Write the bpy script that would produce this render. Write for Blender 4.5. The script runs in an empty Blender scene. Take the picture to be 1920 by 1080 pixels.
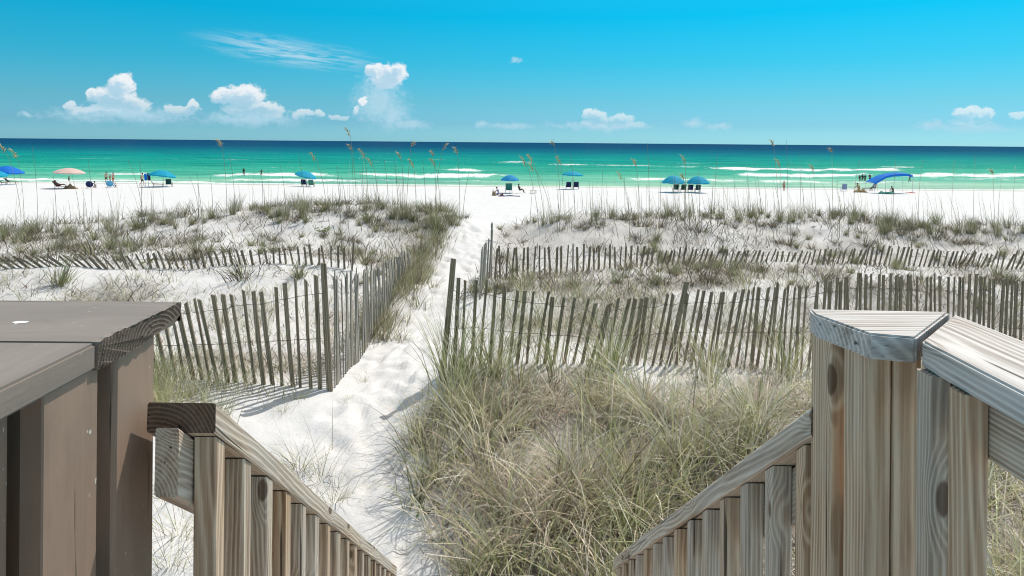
import bpy, bmesh, math, random
import numpy as np
from mathutils import Matrix, Vector

random.seed(7)
rng = np.random.default_rng(11)
scene = bpy.context.scene
PI = math.pi

# ---------------------------------------------------------------- camera
EYE = 6.1            # metres above the beach where the chairs stand
F = 1280.0           # focal length in pixels of the 1920 px wide photograph
HOR = 267.0          # row of the horizon in the middle of the picture
ROLL = math.radians(0.48)
cam_data = bpy.data.cameras.new('camera')
cam_data.sensor_width = 36.0
cam_data.lens = 36.0 * F / 1920.0
cam_data.shift_y = -(540.0 - HOR) / 1920.0
cam_data.clip_start = 0.05
cam_data.clip_end = 200000.0
cam = bpy.data.objects.new('camera', cam_data)
scene.collection.objects.link(cam)
cam.matrix_world = Matrix.Translation((0, 0, EYE)) @ Matrix.Rotation(PI / 2, 4, 'X') @ Matrix.Rotation(ROLL, 4, 'Z')
scene.camera = cam

# ---------------------------------------------------------------- light
SUN_AZ = 42.0        # degrees to the right of the view direction
SUN_EL = 57.0
scene.view_settings.view_transform = 'Standard'
scene.view_settings.look = 'None'
scene.view_settings.gamma = 1.0
scene.view_settings.use_curve_mapping = False
scene.view_settings.exposure = 0.30
SKY_STRENGTH = 0.15
sun_data = bpy.data.lights.new('sun', 'SUN')
sun_data.energy = 3.05
sun_data.angle = math.radians(0.5)
sun_data.color = (1.0, 0.95, 0.875)
sun = bpy.data.objects.new('sun', sun_data)
scene.collection.objects.link(sun)
to_sun = Vector((math.sin(math.radians(SUN_AZ)) * math.cos(math.radians(SUN_EL)),
                 math.cos(math.radians(SUN_AZ)) * math.cos(math.radians(SUN_EL)),
                 math.sin(math.radians(SUN_EL))))
sun.rotation_euler = to_sun.to_track_quat('Z', 'Y').to_euler()
scene.cycles.max_bounces = 6
scene.cycles.diffuse_bounces = 3
scene.cycles.transparent_max_bounces = 6
scene.cycles.sample_clamp_indirect = 6.0
scene.cycles.filter_width = 1.05
scene.cycles.use_denoising = True
scene.cycles.denoising_input_passes = 'RGB_ALBEDO_NORMAL'
scene.cycles.denoising_prefilter = 'ACCURATE'

# ---------------------------------------------------------------- node helpers
class NT:
    def __init__(self, tree):
        self.t = tree
    def n(self, typ, **kw):
        nd = self.t.nodes.new(typ)
        for k, v in kw.items():
            setattr(nd, k, v)
        return nd
    def link(self, a, b):
        self.t.links.new(a, b)
    def put(self, sock, v):
        if hasattr(v, 'default_value') or isinstance(v, bpy.types.NodeSocket):
            self.t.links.new(v, sock)
        else:
            sock.default_value = v
    def m(self, op, a, b=None, c=None, clamp=False):
        nd = self.n('ShaderNodeMath', operation=op, use_clamp=clamp)
        self.put(nd.inputs[0], a)
        if b is not None: self.put(nd.inputs[1], b)
        if c is not None: self.put(nd.inputs[2], c)
        return nd.outputs[0]
    def v(self, op, a, b=None):
        nd = self.n('ShaderNodeVectorMath', operation=op)
        self.put(nd.inputs[0], a)
        if b is not None: self.put(nd.inputs[1], b)
        return nd.outputs['Value'] if op in ('LENGTH', 'DOT_PRODUCT', 'DISTANCE') else nd.outputs[0]
    def comb(self, x, y, z=0.0):
        nd = self.n('ShaderNodeCombineXYZ')
        for i, s in enumerate((x, y, z)): self.put(nd.inputs[i], s)
        return nd.outputs[0]
    def sep(self, a):
        nd = self.n('ShaderNodeSeparateXYZ'); self.put(nd.inputs[0], a)
        return nd.outputs
    def noise(self, vec, scale, detail=4.0, rough=0.55, dist=0.0):
        nd = self.n('ShaderNodeTexNoise'); self.put(nd.inputs['Vector'], vec)
        nd.inputs['Scale'].default_value = scale; nd.inputs['Detail'].default_value = detail
        nd.inputs['Roughness'].default_value = rough; nd.inputs['Distortion'].default_value = dist
        return nd.outputs
    def ramp(self, fac, stops, interp='LINEAR'):
        nd = self.n('ShaderNodeValToRGB'); self.put(nd.inputs[0], fac)
        cr = nd.color_ramp; cr.interpolation = interp
        while len(cr.elements) < len(stops): cr.elements.new(0.5)
        for e, (p, c) in zip(cr.elements, stops):
            e.position = p; e.color = (c[0], c[1], c[2], 1.0) if len(c) == 3 else c
        return nd.outputs[0]
    def mix(self, fac, a, b, blend='MIX'):
        nd = self.n('ShaderNodeMix', data_type='RGBA', blend_type=blend)
        self.put(nd.inputs[0], fac)
        for s, c in ((6, a), (7, b)):
            if isinstance(c, tuple): nd.inputs[s].default_value = (c[0], c[1], c[2], 1.0)
            else: self.put(nd.inputs[s], c)
        return nd.outputs[2]
    def smooth(self, x, lo, hi):
        nd = self.n('ShaderNodeMapRange', interpolation_type='SMOOTHSTEP')
        self.put(nd.inputs[0], x)
        nd.inputs[1].default_value = lo; nd.inputs[2].default_value = hi
        nd.inputs[3].default_value = 0.0; nd.inputs[4].default_value = 1.0
        return nd.outputs[0]

def pix_dir(px, py):
    """azimuth and elevation (degrees) of a point of the photograph"""
    a = Matrix.Rotation(ROLL, 2)
    v = a @ Vector((px - 960.0, -(py - HOR)))
    d = Vector((v.x / F, 1.0, v.y / F))
    return math.degrees(math.atan2(d.x, d.y)), math.degrees(math.atan2(d.z, math.hypot(d.x, d.y)))

# ---------------------------------------------------------------- sky
world = bpy.data.worlds.new('World')
scene.world = world
world.use_nodes = True
wt = NT(world.node_tree)
world.node_tree.nodes.clear()
geo = wt.n('ShaderNodeTexCoord').outputs['Generated']
sky = wt.n('ShaderNodeTexSky', sky_type='NISHITA')
sky.sun_disc = False
sky.sun_elevation = math.radians(SUN_EL)
sky.sun_rotation = math.radians(SUN_AZ)
sky.altitude = 0.0; sky.air_density = 1.0; sky.dust_density = 0.6; sky.ozone_density = 1.5
dx, dy, dz = wt.sep(geo)
el = wt.m('MULTIPLY', wt.m('ARCSINE', dz), 180 / PI)
az = wt.m('MULTIPLY', wt.m('ARCTAN2', dx, dy), 180 / PI)
# sky grade: pale horizon, cyan above; unseen upper sky warmed to neutralise blue shade
SKYGRADE = [(0.0, (0.27, 0.65, 1.02)), (0.025, (0.175, 0.45, 0.74)), (0.055, (0.140, 0.43, 0.60)), (0.107, (0.055, 0.465, 0.585)),
            (0.172, (0.006, 0.52, 0.63)), (0.22, (0.02, 0.58, 0.68)), (0.42, (0.65, 0.92, 0.76)), (1.0, (1.9, 1.25, 0.78))]
fac = wt.m('DIVIDE', el, 60.0, clamp=True)
grade = wt.ramp(fac, SKYGRADE)
skyc = wt.mix(1.0, sky.outputs[0], grade, 'MULTIPLY')
# clouds, by direction in the sky
uv0 = wt.comb(az, el)
w1 = wt.noise(uv0, 1.1, 5.0, 0.54)['Color']
w2 = wt.noise(wt.v('ADD', uv0, (31.0, 7.0, 0.0)), 0.45, 3.0, 0.5)['Color']
warp = wt.v('ADD', wt.v('MULTIPLY', wt.v('SUBTRACT', w1, (0.5, 0.5, 0.5)), (1.15, 1.0, 0.0)),
            wt.v('MULTIPLY', wt.v('SUBTRACT', w2, (0.5, 0.5, 0.5)), (1.3, 0.9, 0.0)))
uv = wt.v('ADD', uv0, warp)
uv_fl = wt.v('MULTIPLY', uv, (1.0, 1.0, 0.0))
def cloud(blobs, uv_fl=uv_fl):
    out = None
    for (px, py, rx, ry) in blobs:
        a, e = pix_dir(px, py)
        ca = math.cos(math.radians(a)) ** 2
        sx = math.degrees(rx / F) * ca; sy = math.degrees(ry / F) * math.cos(math.radians(a))
        d = wt.v('LENGTH', wt.v('MULTIPLY', wt.v('SUBTRACT', uv_fl, (a, e, 0.0)), (1 / sx, 1 / sy, 0.0)))
        out = d if out is None else wt.m('MINIMUM', out, d)
    return out
BRIGHT = [(228, 158, 26, 22), (214, 185, 50, 24), (248, 196, 34, 22), (178, 180, 18, 14), (132, 198, 15, 9), (190, 206, 62, 9),
          (340, 203, 36, 12), (362, 196, 14, 9), (455, 182, 42, 24), (425, 180, 28, 14), (480, 205, 60, 16), (508, 214, 22, 10), (568, 216, 26, 9), (600, 214, 13, 9), (635, 218, 20, 7),
          (704, 134, 19, 18), (738, 138, 27, 24), (722, 150, 32, 16), (668, 205, 9, 11), (680, 188, 7, 9),
          (1118, 218, 22, 14), (1162, 222, 28, 12), (1188, 232, 24, 7), (1140, 232, 56, 8), (1808, 210, 28, 13), (1845, 212, 22, 10), (1820, 228, 40, 9), (1908, 216, 18, 9)]
HAZY = [(710, 190, 44, 46), (735, 215, 30, 34), (1300, 232, 22, 8), (1348, 238, 26, 7), (230, 215, 130, 16), (470, 225, 90, 13), (960, 238, 44, 7), (905, 232, 16, 8), (770, 235, 36, 10),
        (1750, 236, 30, 9), (1130, 238, 100, 8), (1830, 240, 80, 9), (50, 215, 16, 8), (966, 115, 8, 6)]
db, dh = cloud(BRIGHT), cloud(HAZY)
dsun = cloud(BRIGHT, wt.v('ADD', uv_fl, (0.22, 0.42, 0.0)))
puff = wt.noise(wt.v('MULTIPLY', uv0, (1.0, 1.2, 1.0)), 2.6, 5.0, 0.54)['Fac']
db2 = wt.m('ADD', db, wt.m('MULTIPLY', wt.m('SUBTRACT', puff, 0.5), 0.65))
ab = wt.m('SUBTRACT', 1.0, wt.smooth(db2, 0.74, 1.10))
ah = wt.m('MULTIPLY', wt.m('SUBTRACT', 1.0, wt.smooth(wt.m('ADD', dh, wt.m('MULTIPLY', wt.m('SUBTRACT', puff, 0.5), 1.2)), 0.1, 1.5)), 0.75)
low = wt.smooth(el, 0.6, 4.0)
ab = wt.m('MULTIPLY', ab, wt.m('ADD', wt.m('MULTIPLY', low, 0.80), 0.12))
ah = wt.m('MULTIPLY', ah, wt.smooth(el, 0.2, 1.8))
# high thin cirrus
ca_, ce_ = pix_dir(545, 98)
ci = wt.v('SUBTRACT', uv0, (ca_, ce_, 0.0))
cx_, cy_, _z = wt.sep(ci)
cyr = wt.m('ADD', cy_, wt.m('MULTIPLY', cx_, 0.10))
dcir = wt.v('LENGTH', wt.comb(wt.m('DIVIDE', cx_, 8.6), wt.m('DIVIDE', cyr, 1.5)))
streak = wt.noise(wt.comb(wt.m('MULTIPLY', cx_, 0.28), wt.m('MULTIPLY', cyr, 3.0)), 1.0, 7.0, 0.58, 0.9)['Fac']
acir = wt.m('MULTIPLY', wt.m('SUBTRACT', 1.0, wt.smooth(dcir, 0.15, 1.0)), wt.smooth(streak, 0.34, 0.64))
acir = wt.m('MULTIPLY', acir, 0.62)
shade = wt.smooth(wt.m('ADD', dsun, wt.m('MULTIPLY', wt.m('SUBTRACT', puff, 0.5), 1.1)), 0.35, 1.15)
C_LIT, C_SH = (5.0, 5.1, 5.2), (2.6, 3.7, 4.5)
c1 = wt.mix(ah, skyc, (2.7, 3.9, 4.6))
c2 = wt.mix(acir, c1, (3.4, 4.3, 4.8))
c3 = wt.mix(ab, c2, wt.mix(shade, C_SH, C_LIT))
bg = wt.n('ShaderNodeBackground'); bg.inputs['Strength'].default_value = SKY_STRENGTH
wt.link(c3, bg.inputs['Color'])
wo = wt.n('ShaderNodeOutputWorld'); wt.link(bg.outputs[0], wo.inputs['Surface'])

# ---------------------------------------------------------------- numpy noise
_perm = np.random.default_rng(5).permutation(4096)
def vnoise(x, y, seed=0):
    xi = np.floor(x).astype(np.int64); yi = np.floor(y).astype(np.int64)
    fx = x - xi; fy = y - yi
    fx = fx * fx * fx * (fx * (fx * 6 - 15) + 10); fy = fy * fy * fy * (fy * (fy * 6 - 15) + 10)
    def h(a, b):
        return _perm[(_perm[(a + seed * 131) & 4095] + b) & 4095] / 4095.0
    return (h(xi, yi) * (1 - fx) + h(xi + 1, yi) * fx) * (1 - fy) + (h(xi, yi + 1) * (1 - fx) + h(xi + 1, yi + 1) * fx) * fy
def fbm(x, y, oct=4, seed=0, gain=0.5):
    s = 0.0; a = 1.0; t = 0.0
    for k in range(oct):
        s = s + a * (vnoise(x * 2 ** k, y * 2 ** k, seed + k) - 0.5); t += a; a *= gain
    return s / t
def sstep(x, a, b):
    t = np.clip((x - a) / (b - a), 0, 1)
    return t * t * (3 - 2 * t)

# ---------------------------------------------------------------- layout: points of the place
def at(px, py, d):
    """the point seen at (px, py) of the photograph, d metres ahead"""
    dx_, dy_ = px - 960.0, -(py - HOR)
    c, s = math.cos(ROLL), math.sin(ROLL)
    return Vector(((c * dx_ - s * dy_) / F * d, d, EYE + (s * dx_ + c * dy_) / F * d))

ctl = []
for (x, y, z) in [(-6, 1, 3.0), (-3, 1, 2.95), (0, 1, 2.85), (3, 1, 2.95), (6, 1, 3.1), (-10, 2.5, 3.3), (10, 2.5, 3.4),
                  (-3, 3, 3.05), (0, 3, 2.95), (3, 3, 3.2), (6, 3, 3.4), (-16, 5, 3.6), (16, 5, 3.5), (-8, 5, 3.5), (-5, 4.6, 3.4),
                  (-3, 4.6, 3.33), (-1.4, 4.8, 3.25), (-0.6, 4.6, 3.22), (0.6, 4.6, 3.42), (2, 4.7, 3.55), (4, 4.8, 3.6), (8, 5, 3.6),
                  (0.5, 5.8, 3.66), (2, 5.9, 3.72), (4, 6.2, 3.68), (-5.5, 6.9, 3.62), (-3.02, 6.9, 3.67), (-1.84, 6.9, 3.59), (-1.25, 6.9, 3.52), (-0.66, 7.0, 3.75),
                  (-4.5, 8.7, 3.68), (-3.0, 8.6, 3.6), (-1.84, 8.4, 3.46), (-1.35, 8.8, 3.5), (-1.84, 9.8, 3.47), (-1.84, 10.6, 3.62), (-1.84, 12.4, 3.68),
                  (-1.25, 12.3, 3.62), (-0.9, 14.4, 3.88), (-0.95, 15.7, 4.12), (-0.37, 12.5, 3.66), (-8, 9, 3.75), (-13, 9, 3.8), (8, 8, 3.4), (14, 9, 3.4)]:
    ctl.append((x, y, z))
for (px, py, d) in [(1200, 690, 7.3), (1500, 695, 8.0), (1850, 700, 9.1), (50, 506, 10.3), (237, 508, 10.5), (306, 505, 10.7), (475, 498, 10.9), (640, 508, 11.2),
                    (935, 515, 12.3), (1100, 510, 12.5), (1250, 498, 12.8), (1450, 490, 13.0), (1650, 495, 13.3), (1900, 505, 13.5),
                    (1100, 545, 10.3), (1400, 540, 10.8), (1700, 550, 10.8),
                    (0, 432, 15), (130, 432, 15), (210, 424, 15.5), (300, 405, 16), (450, 392, 16.5), (600, 386, 16.5), (700, 382, 16.5), (790, 392, 16), (850, 402, 16),
                    (960, 442, 16), (1050, 408, 16.5), (1200, 401, 17), (1350, 397, 17), (1500, 400, 17), (1600, 402, 17), (1700, 415, 17), (1850, 424, 17), (1925, 425, 17),
                    (650, 440, 14.2), (480, 440, 14), (300, 450, 13.5), (100, 465, 13), (1200, 440, 15), (1500, 440, 15.3), (1750, 460, 15), (1900, 465, 15.3), (780, 450, 14.3)]:
    p = at(px, py, d); ctl.append((p.x, p.y, p.z))
for x in (-16, -12, -8, -5, -2.5, 0, 2.5, 5, 8, 12, 16):
    ctl.append((x, 19.5, 3.5 if abs(x) > 1.2 else 3.1))
for y in (12, 15, 17):
    ctl.append((-18, y, 4.0)); ctl.append((19, y, 4.0))
ctl = np.array(ctl, dtype=float)
def _tps(r2):
    return 0.5 * r2 * np.log(r2 + 1e-9)
def _fit():
    P = ctl[:, :2]; n = len(P)
    r2 = ((P[:, None] - P[None]) ** 2).sum(-1)
    A = np.zeros((n + 3, n + 3)); A[:n, :n] = _tps(r2) + np.eye(n) * 0.08
    A[:n, n] = 1; A[:n, n + 1:] = P; A[n, :n] = 1; A[n + 1:, :n] = P.T
    return np.linalg.solve(A, np.concatenate([ctl[:, 2], [0, 0, 0]]))
_w = _fit()
def base_height(x, y):
    x = np.asarray(x, float); y = np.asarray(y, float)
    xc = np.clip(x, -18, 19); yc = np.clip(y, 0.5, 20)
    z = _w[-3] + _w[-2] * xc + _w[-1] * yc
    for (cx, cy, _c), w in zip(ctl, _w[:-3]):
        z = z + w * _tps((xc - cx) ** 2 + (yc - cy) ** 2)
    far = np.interp(y, [17.0, 19.5, 27, 38, 50, 70, 88, 106, 125, 170, 400], [4.4, 3.5, 1.6, 0.55, 0.25, 0.1, 0.0, -0.70, -1.6, -3.5, -8.0])
    k = sstep(y, 17.8, 20.0)
    kx = sstep(np.abs(x), 15, 22)
    zz = z * (1 - k) + far * k
    return zz * (1 - kx * (1 - k)) + (kx * (1 - k)) * np.interp(y, [0, 8, 14, 17, 19.5], [3.3, 3.6, 4.0, 4.2, 3.5])
PATH_Y = [2, 4.4, 5.2, 6.4, 7.0, 8.0, 9.5, 11, 12.5, 14.4, 15.7, 18]
PATH_L = [-4.5, -2.6, -2.3, -1.9, -1.75, -1.68, -1.72, -1.72, -1.6, -1.3, -1.3, -2.0]
PATH_R = [0.0, -0.42, -0.84, -0.98, -0.80, -0.85, -0.9, -0.85, -0.6, -0.45, -0.5, 0.3]
def path_mask(x, y):
    l = np.interp(y, PATH_Y, PATH_L); r = np.interp(y, PATH_Y, PATH_R)
    return sstep(x, l - 0.25, l + 0.2) * (1 - sstep(x, r - 0.2, r + 0.25)) * (1 - sstep(y, 17.5, 19))
def height(x, y):
    x = np.asarray(x, float); y = np.asarray(y, float)
    z = base_height(x, y)
    pm = path_mask(x, y)
    near = 1 - sstep(y, 18, 24)
    z = z + fbm(x / 1.5, y / 1.5, 3, 3) * 0.20 * near * (1 - 0.7 * pm) * sstep(y, 6.5, 9.5)
    z = z + fbm(x / 0.42, y / 0.42, 3, 9) * 0.075 * near
    z = z + fbm(x / 0.16, y / 0.20, 2, 19) * 0.035 * near * (0.4 + 0.8 * pm)
    z = z + fbm(x / 3.0, y / 3.0, 4, 29) * 0.10 * (1 - near) * (1 - sstep(y, 100, 106))
    return z

def ray_ground(px, py, dmax=104.0, dmin=3.0):
    """where the line of sight through (px, py) first meets the sand"""
    ds = np.concatenate([np.arange(dmin, 20, 0.04), np.arange(20, dmax, 0.4)])
    a = at(px, py, 1.0)
    xs = a.x * ds; zs = EYE + (a.z - EYE) * ds
    hs = height(xs, ds)
    hit = np.nonzero(zs <= hs)[0]
    if len(hit) == 0: return None
    i = hit[0]
    return Vector((xs[i], ds[i], hs[i]))
def beach_at(px, py):
    a = at(px, py, 1.0)
    ds = np.arange(40, 108, 0.25)
    zs = EYE + (a.z - EYE) * ds; hs = base_height(a.x * ds, ds)
    i = int(np.argmin(np.abs(zs - hs)))
    return Vector((a.x * ds[i], ds[i], float(height(a.x * ds[i], ds[i]))))

# ---------------------------------------------------------------- object helpers
col = scene.collection
def tag(o, label=None, cat=None, group=None, kind=None):
    if label: o['label'] = label
    if cat: o['category'] = cat
    if group: o['group'] = group
    if kind: o['kind'] = kind
    return o
def empty(name, loc=(0, 0, 0), rz=0.0):
    o = bpy.data.objects.new(name, None); col.objects.link(o)
    o.location = loc; o.rotation_euler = (0, 0, rz); o.empty_display_size = 0.2
    return o
def mesh_np(name, verts, faces, mats, parent=None, smooth=False, colors=None, attrs=None, link=True):
    """verts (N,3), faces (M,k) of one size"""
    verts = np.asarray(verts, dtype=np.float32); faces = np.asarray(faces, dtype=np.int32)
    me = bpy.data.meshes.new(name)
    k = faces.shape[1]
    me.vertices.add(len(verts)); me.vertices.foreach_set('co', verts.ravel())
    me.loops.add(faces.size); me.loops.foreach_set('vertex_index', faces.ravel())
    me.polygons.add(len(faces)); me.polygons.foreach_set('loop_start', np.arange(0, faces.size, k, dtype=np.int32))
    me.polygons.foreach_set('use_smooth', np.full(len(faces), smooth))
    me.update(calc_edges=True)
    if colors is not None:
        a = me.color_attributes.new('tint', 'FLOAT_COLOR', 'POINT')
        c4 = np.ones((len(verts), 4), dtype=np.float32); c4[:, :3] = colors
        a.data.foreach_set('color', c4.ravel())
    for an, av in (attrs or {}).items():
        a = me.attributes.new(an, 'FLOAT', 'POINT'); a.data.foreach_set('value', np.asarray(av, dtype=np.float32))
    for m in (mats if isinstance(mats, (list, tuple)) else [mats]): me.materials.append(m)
    if not link: return me
    o = bpy.data.objects.new(name, me); col.objects.link(o)
    if parent: o.parent = parent
    return o
def obj(name, me, parent=None, loc=None, rot=None):
    o = bpy.data.objects.new(name, me); col.objects.link(o)
    if parent: o.parent = parent
    if loc is not None: o.location = loc
    if rot is not None: o.rotation_euler = rot
    return o
def bm_mesh(name, bm, mat, smooth=False):
    me = bpy.data.meshes.new(name); bm.normal_update(); bm.to_mesh(me); bm.free()
    me.materials.append(mat)
    if smooth:
        for p in me.polygons: p.use_smooth = True
    return me
def add_box(bm, lo, hi, M=None):
    vs = [bm.verts.new((x, y, z)) for z in (lo[2], hi[2]) for y in (lo[1], hi[1]) for x in (lo[0], hi[0])]
    if M is not None:
        for v in vs: v.co = M @ v.co
    for f in ((0, 2, 3, 1), (4, 5, 7, 6), (0, 1, 5, 4), (2, 6, 7, 3), (0, 4, 6, 2), (1, 3, 7, 5)):
        bm.faces.new([vs[i] for i in f])
    return vs
def add_tube(bm, pts, rad, sides=6, cap=True):
    pts = [Vector(p) for p in pts]
    if not isinstance(rad, (list, tuple)): rad = [rad] * len(pts)
    rings = []
    for i, p in enumerate(pts):
        t = (pts[min(i + 1, len(pts) - 1)] - pts[max(i - 1, 0)]).normalized()
        a = Vector((0, 0, 1)) if abs(t.z) < 0.9 else Vector((1, 0, 0))
        u = t.cross(a).normalized(); w = t.cross(u)
        rings.append([bm.verts.new(p + (u * math.cos(2 * PI * k / sides) + w * math.sin(2 * PI * k / sides)) * rad[i]) for k in range(sides)])
    for a, b in zip(rings, rings[1:]):
        for k in range(sides):
            bm.faces.new((a[k], a[(k + 1) % sides], b[(k + 1) % sides], b[k]))
    if cap:
        bm.faces.new(rings[0]); bm.faces.new(rings[-1][::-1])

# ---------------------------------------------------------------- materials
def mat(name):
    m = bpy.data.materials.new(name); m.use_nodes = True
    t = NT(m.node_tree); b = m.node_tree.nodes['Principled BSDF']
    return m, t, b
def plain(name, c, rough=0.6, spec=0.4, transl=0.0, var=0.12, scale=12.0):
    m, t, b = mat(name)
    co = t.n('ShaderNodeTexCoord').outputs['Object']
    nz = t.noise(co, scale, 4.0)['Fac']
    k = t.m('ADD', 1.0 - var, t.m('MULTIPLY', nz, 2 * var))
    cc = t.v('SCALE', (c[0], c[1], c[2]))
    cc.node.inputs[3].default_value = 1.0; t.link(k, cc.node.inputs[3])
    t.link(cc, b.inputs['Base Color'])
    b.inputs['Roughness'].default_value = rough; b.inputs['Specular IOR Level'].default_value = spec
    if transl > 0:
        tr = t.n('ShaderNodeBsdfTranslucent'); t.link(cc, tr.inputs['Color'])
        mx = t.n('ShaderNodeMixShader'); mx.inputs[0].default_value = transl
        out = m.node_tree.nodes['Material Output']
        t.link(b.outputs[0], mx.inputs[1]); t.link(tr.outputs[0], mx.inputs[2]); t.link(mx.outputs[0], out.inputs['Surface'])
    return m

def sand_material():
    m, t, b = mat('white_quartz_sand')
    pos = t.n('ShaderNodeNewGeometry').outputs['Position']
    lit = t.n('ShaderNodeAttribute', attribute_name='litter_shade').outputs['Fac']
    wet = t.n('ShaderNodeAttribute', attribute_name='wet').outputs['Fac']
    n1 = t.noise(pos, 1.3, 5.0)['Fac']; n2 = t.noise(pos, 55.0, 4.0, 0.7)['Fac']
    base = t.mix(n1, (0.715, 0.712, 0.705), (0.655, 0.65, 0.64))
    crumbs = t.smooth(t.noise(t.v('MULTIPLY', pos, (1.0, 1.0, 1.0)), 34.0, 3.0, 0.6)['Fac'], 0.56, 0.70)
    lt = t.m('MULTIPLY', lit, t.m('ADD', 0.35, t.m('MULTIPLY', crumbs, 0.75)), clamp=True)
    c = t.mix(lt, base, t.mix(n2, (0.11, 0.082, 0.052), (0.36, 0.30, 0.21)))  # litter brown, deepened to paint shaded hollows under the grass mound
    c = t.mix(wet, c, (0.50, 0.485, 0.44))
    t.link(c, b.inputs['Base Color'])
    b.inputs['Roughness'].default_value = 0.92; b.inputs['Specular IOR Level'].default_value = 0.15
    bu = t.n('ShaderNodeBump'); bu.inputs['Strength'].default_value = 0.55; bu.inputs['Distance'].default_value = 0.02
    h = t.m('ADD', t.m('MULTIPLY', t.noise(pos, 14.0, 6.0, 0.62)['Fac'], 1.0), t.m('MULTIPLY', n2, 0.35))
    t.link(h, bu.inputs['Height']); t.link(bu.outputs[0], b.inputs['Normal'])
    return m
M_SAND = sand_material()

def wood_material(name, stops, ring=170.0, rough=0.75, grey=0.5, greycol=(0.40, 0.40, 0.40), fine=1.0, knots=True, bump=0.35, green=0.0, contrast=1.0):
    """solid wood: growth rings round a pith that lies off the board, long axis = local X"""
    m, t, b = mat(name)
    co = t.n('ShaderNodeTexCoord').outputs['Object']
    r = t.n('ShaderNodeObjectInfo').outputs['Random']
    off = t.comb(t.m('MULTIPLY', r, 37.0), t.m('MULTIPLY', r, 11.0), t.m('MULTIPLY', r, 5.0))
    p = t.v('ADD', co, off)
    x, y, z = t.sep(co)
    wob = t.v('MULTIPLY', t.v('SUBTRACT', t.noise(t.v('MULTIPLY', p, (1.1, 3.0, 3.0)), 1.0, 2.0, 0.45)['Color'], (0.5, 0.5, 0.5)), (0.0, 0.055, 0.055))
    wob2 = t.v('MULTIPLY', t.v('SUBTRACT', t.noise(t.v('MULTIPLY', p, (7.0, 22.0, 22.0)), 1.0, 3.0, 0.6)['Color'], (0.5, 0.5, 0.5)), (0.0, 0.004, 0.004))
    q = t.v('ADD', t.v('ADD', t.comb(0.0, y, z), wob), wob2)
    q = t.v('SUBTRACT', q, t.comb(0.0, t.m('ADD', 0.02, t.m('MULTIPLY', t.m('FRACT', t.m('MULTIPLY', r, 7.3)), 0.05)), t.m('SUBTRACT', -0.03, t.m('MULTIPLY', t.m('FRACT', t.m('MULTIPLY', r, 13.7)), 0.05))))
    rad = t.v('LENGTH', q)
    # knots swell the rings
    if knots:
        vo = t.n('ShaderNodeTexVoronoi'); t.link(t.v('MULTIPLY', p, (3.6, 9.0, 9.0)), vo.inputs['Vector']); vo.inputs['Scale'].default_value = 1.0
        kd = vo.outputs['Distance']
        kk = t.m('SUBTRACT', 1.0, t.smooth(kd, 0.07, 0.30))
        rad = t.m('ADD', rad, t.m('MULTIPLY', kk, 0.014))
    sn = t.m('SINE', t.m('MULTIPLY', rad, ring * 2 * PI * 0.5))
    rg = t.m('POWER', t.m('ADD', 0.5, t.m('MULTIPLY', sn, 0.5)), 2.2)
    fib = t.noise(t.v('MULTIPLY', p, (6.0, 260.0, 260.0)), 1.0, 4.0, 0.65)['Fac']
    fib2 = t.noise(t.v('MULTIPLY', p, (2.0, 60.0, 60.0)), 1.0, 3.0, 0.6)['Fac']
    v = t.m('ADD', t.m('MULTIPLY', rg, 0.24 * contrast), t.m('ADD', t.m('MULTIPLY', fib, 0.50 * fine), t.m('MULTIPLY', fib2, 0.42)))
    c = t.ramp(v, stops)
    pat = t.smooth(t.noise(t.v('MULTIPLY', p, (2.2, 7.0, 7.0)), 1.0, 4.0, 0.6)['Fac'], 0.35, 0.65)
    gcol = t.v('SCALE', greycol); t.link(t.m('ADD', 0.62, t.m('MULTIPLY', v, 0.62)), gcol.node.inputs[3])
    c = t.mix(t.m('MULTIPLY', pat, grey), c, gcol)
    if green: c = t.mix(t.m('MULTIPLY', t.smooth(t.noise(p, 3.0, 3.0)['Fac'], 0.45, 0.7), green), c, (0.16, 0.19, 0.10))
    stn = t.smooth(t.noise(t.v('MULTIPLY', p, (1.2, 26.0, 26.0)), 1.0, 3.0, 0.6)['Fac'], 0.52, 0.72)
    c = t.mix(t.m('MULTIPLY', stn, 0.62), c, t.mix(1.0, c, (0.50, 0.40, 0.32), 'MULTIPLY'))
    # cracks along the grain
    ck = t.noise(t.v('MULTIPLY', p, (1.6, 75.0, 75.0)), 1.0, 2.0, 0.5)['Fac']
    crack = t.m('SUBTRACT', 1.0, t.smooth(ck, 0.29, 0.335))
    c = t.mix(t.m('MULTIPLY', crack, 0.85), c, (0.035, 0.028, 0.022))
    if knots:
        kc = t.m('SUBTRACT', 1.0, t.smooth(kd, 0.075, 0.105))
        c = t.mix(t.m('MULTIPLY', kc, 0.8), c, (0.10, 0.055, 0.03))
    t.link(c, b.inputs['Base Color'])
    b.inputs['Roughness'].default_value = rough; b.inputs['Specular IOR Level'].default_value = 0.3
    bu = t.n('ShaderNodeBump'); bu.inputs['Strength'].default_value = bump; bu.inputs['Distance'].default_value = 0.003
    t.link(t.m('SUBTRACT', t.m('ADD', t.m('MULTIPLY', rg, 0.4), fib), t.m('MULTIPLY', crack, 1.5)), bu.inputs['Height'])
    t.link(bu.outputs[0], b.inputs['Normal'])
    return m
M_PINE = wood_material('weathered_pine', [(0.30, (0.17, 0.115, 0.075)), (0.50, (0.50, 0.39, 0.285)), (0.72, (0.74, 0.65, 0.53))], grey=0.45, greycol=(0.62, 0.60, 0.57), ring=330.0)
M_PINE_TAN = wood_material('tan_pine', [(0.28, (0.17, 0.085, 0.045)), (0.50, (0.52, 0.35, 0.215)), (0.72, (0.76, 0.60, 0.43))], grey=0.35, greycol=(0.60, 0.54, 0.48), ring=240.0)
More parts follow.
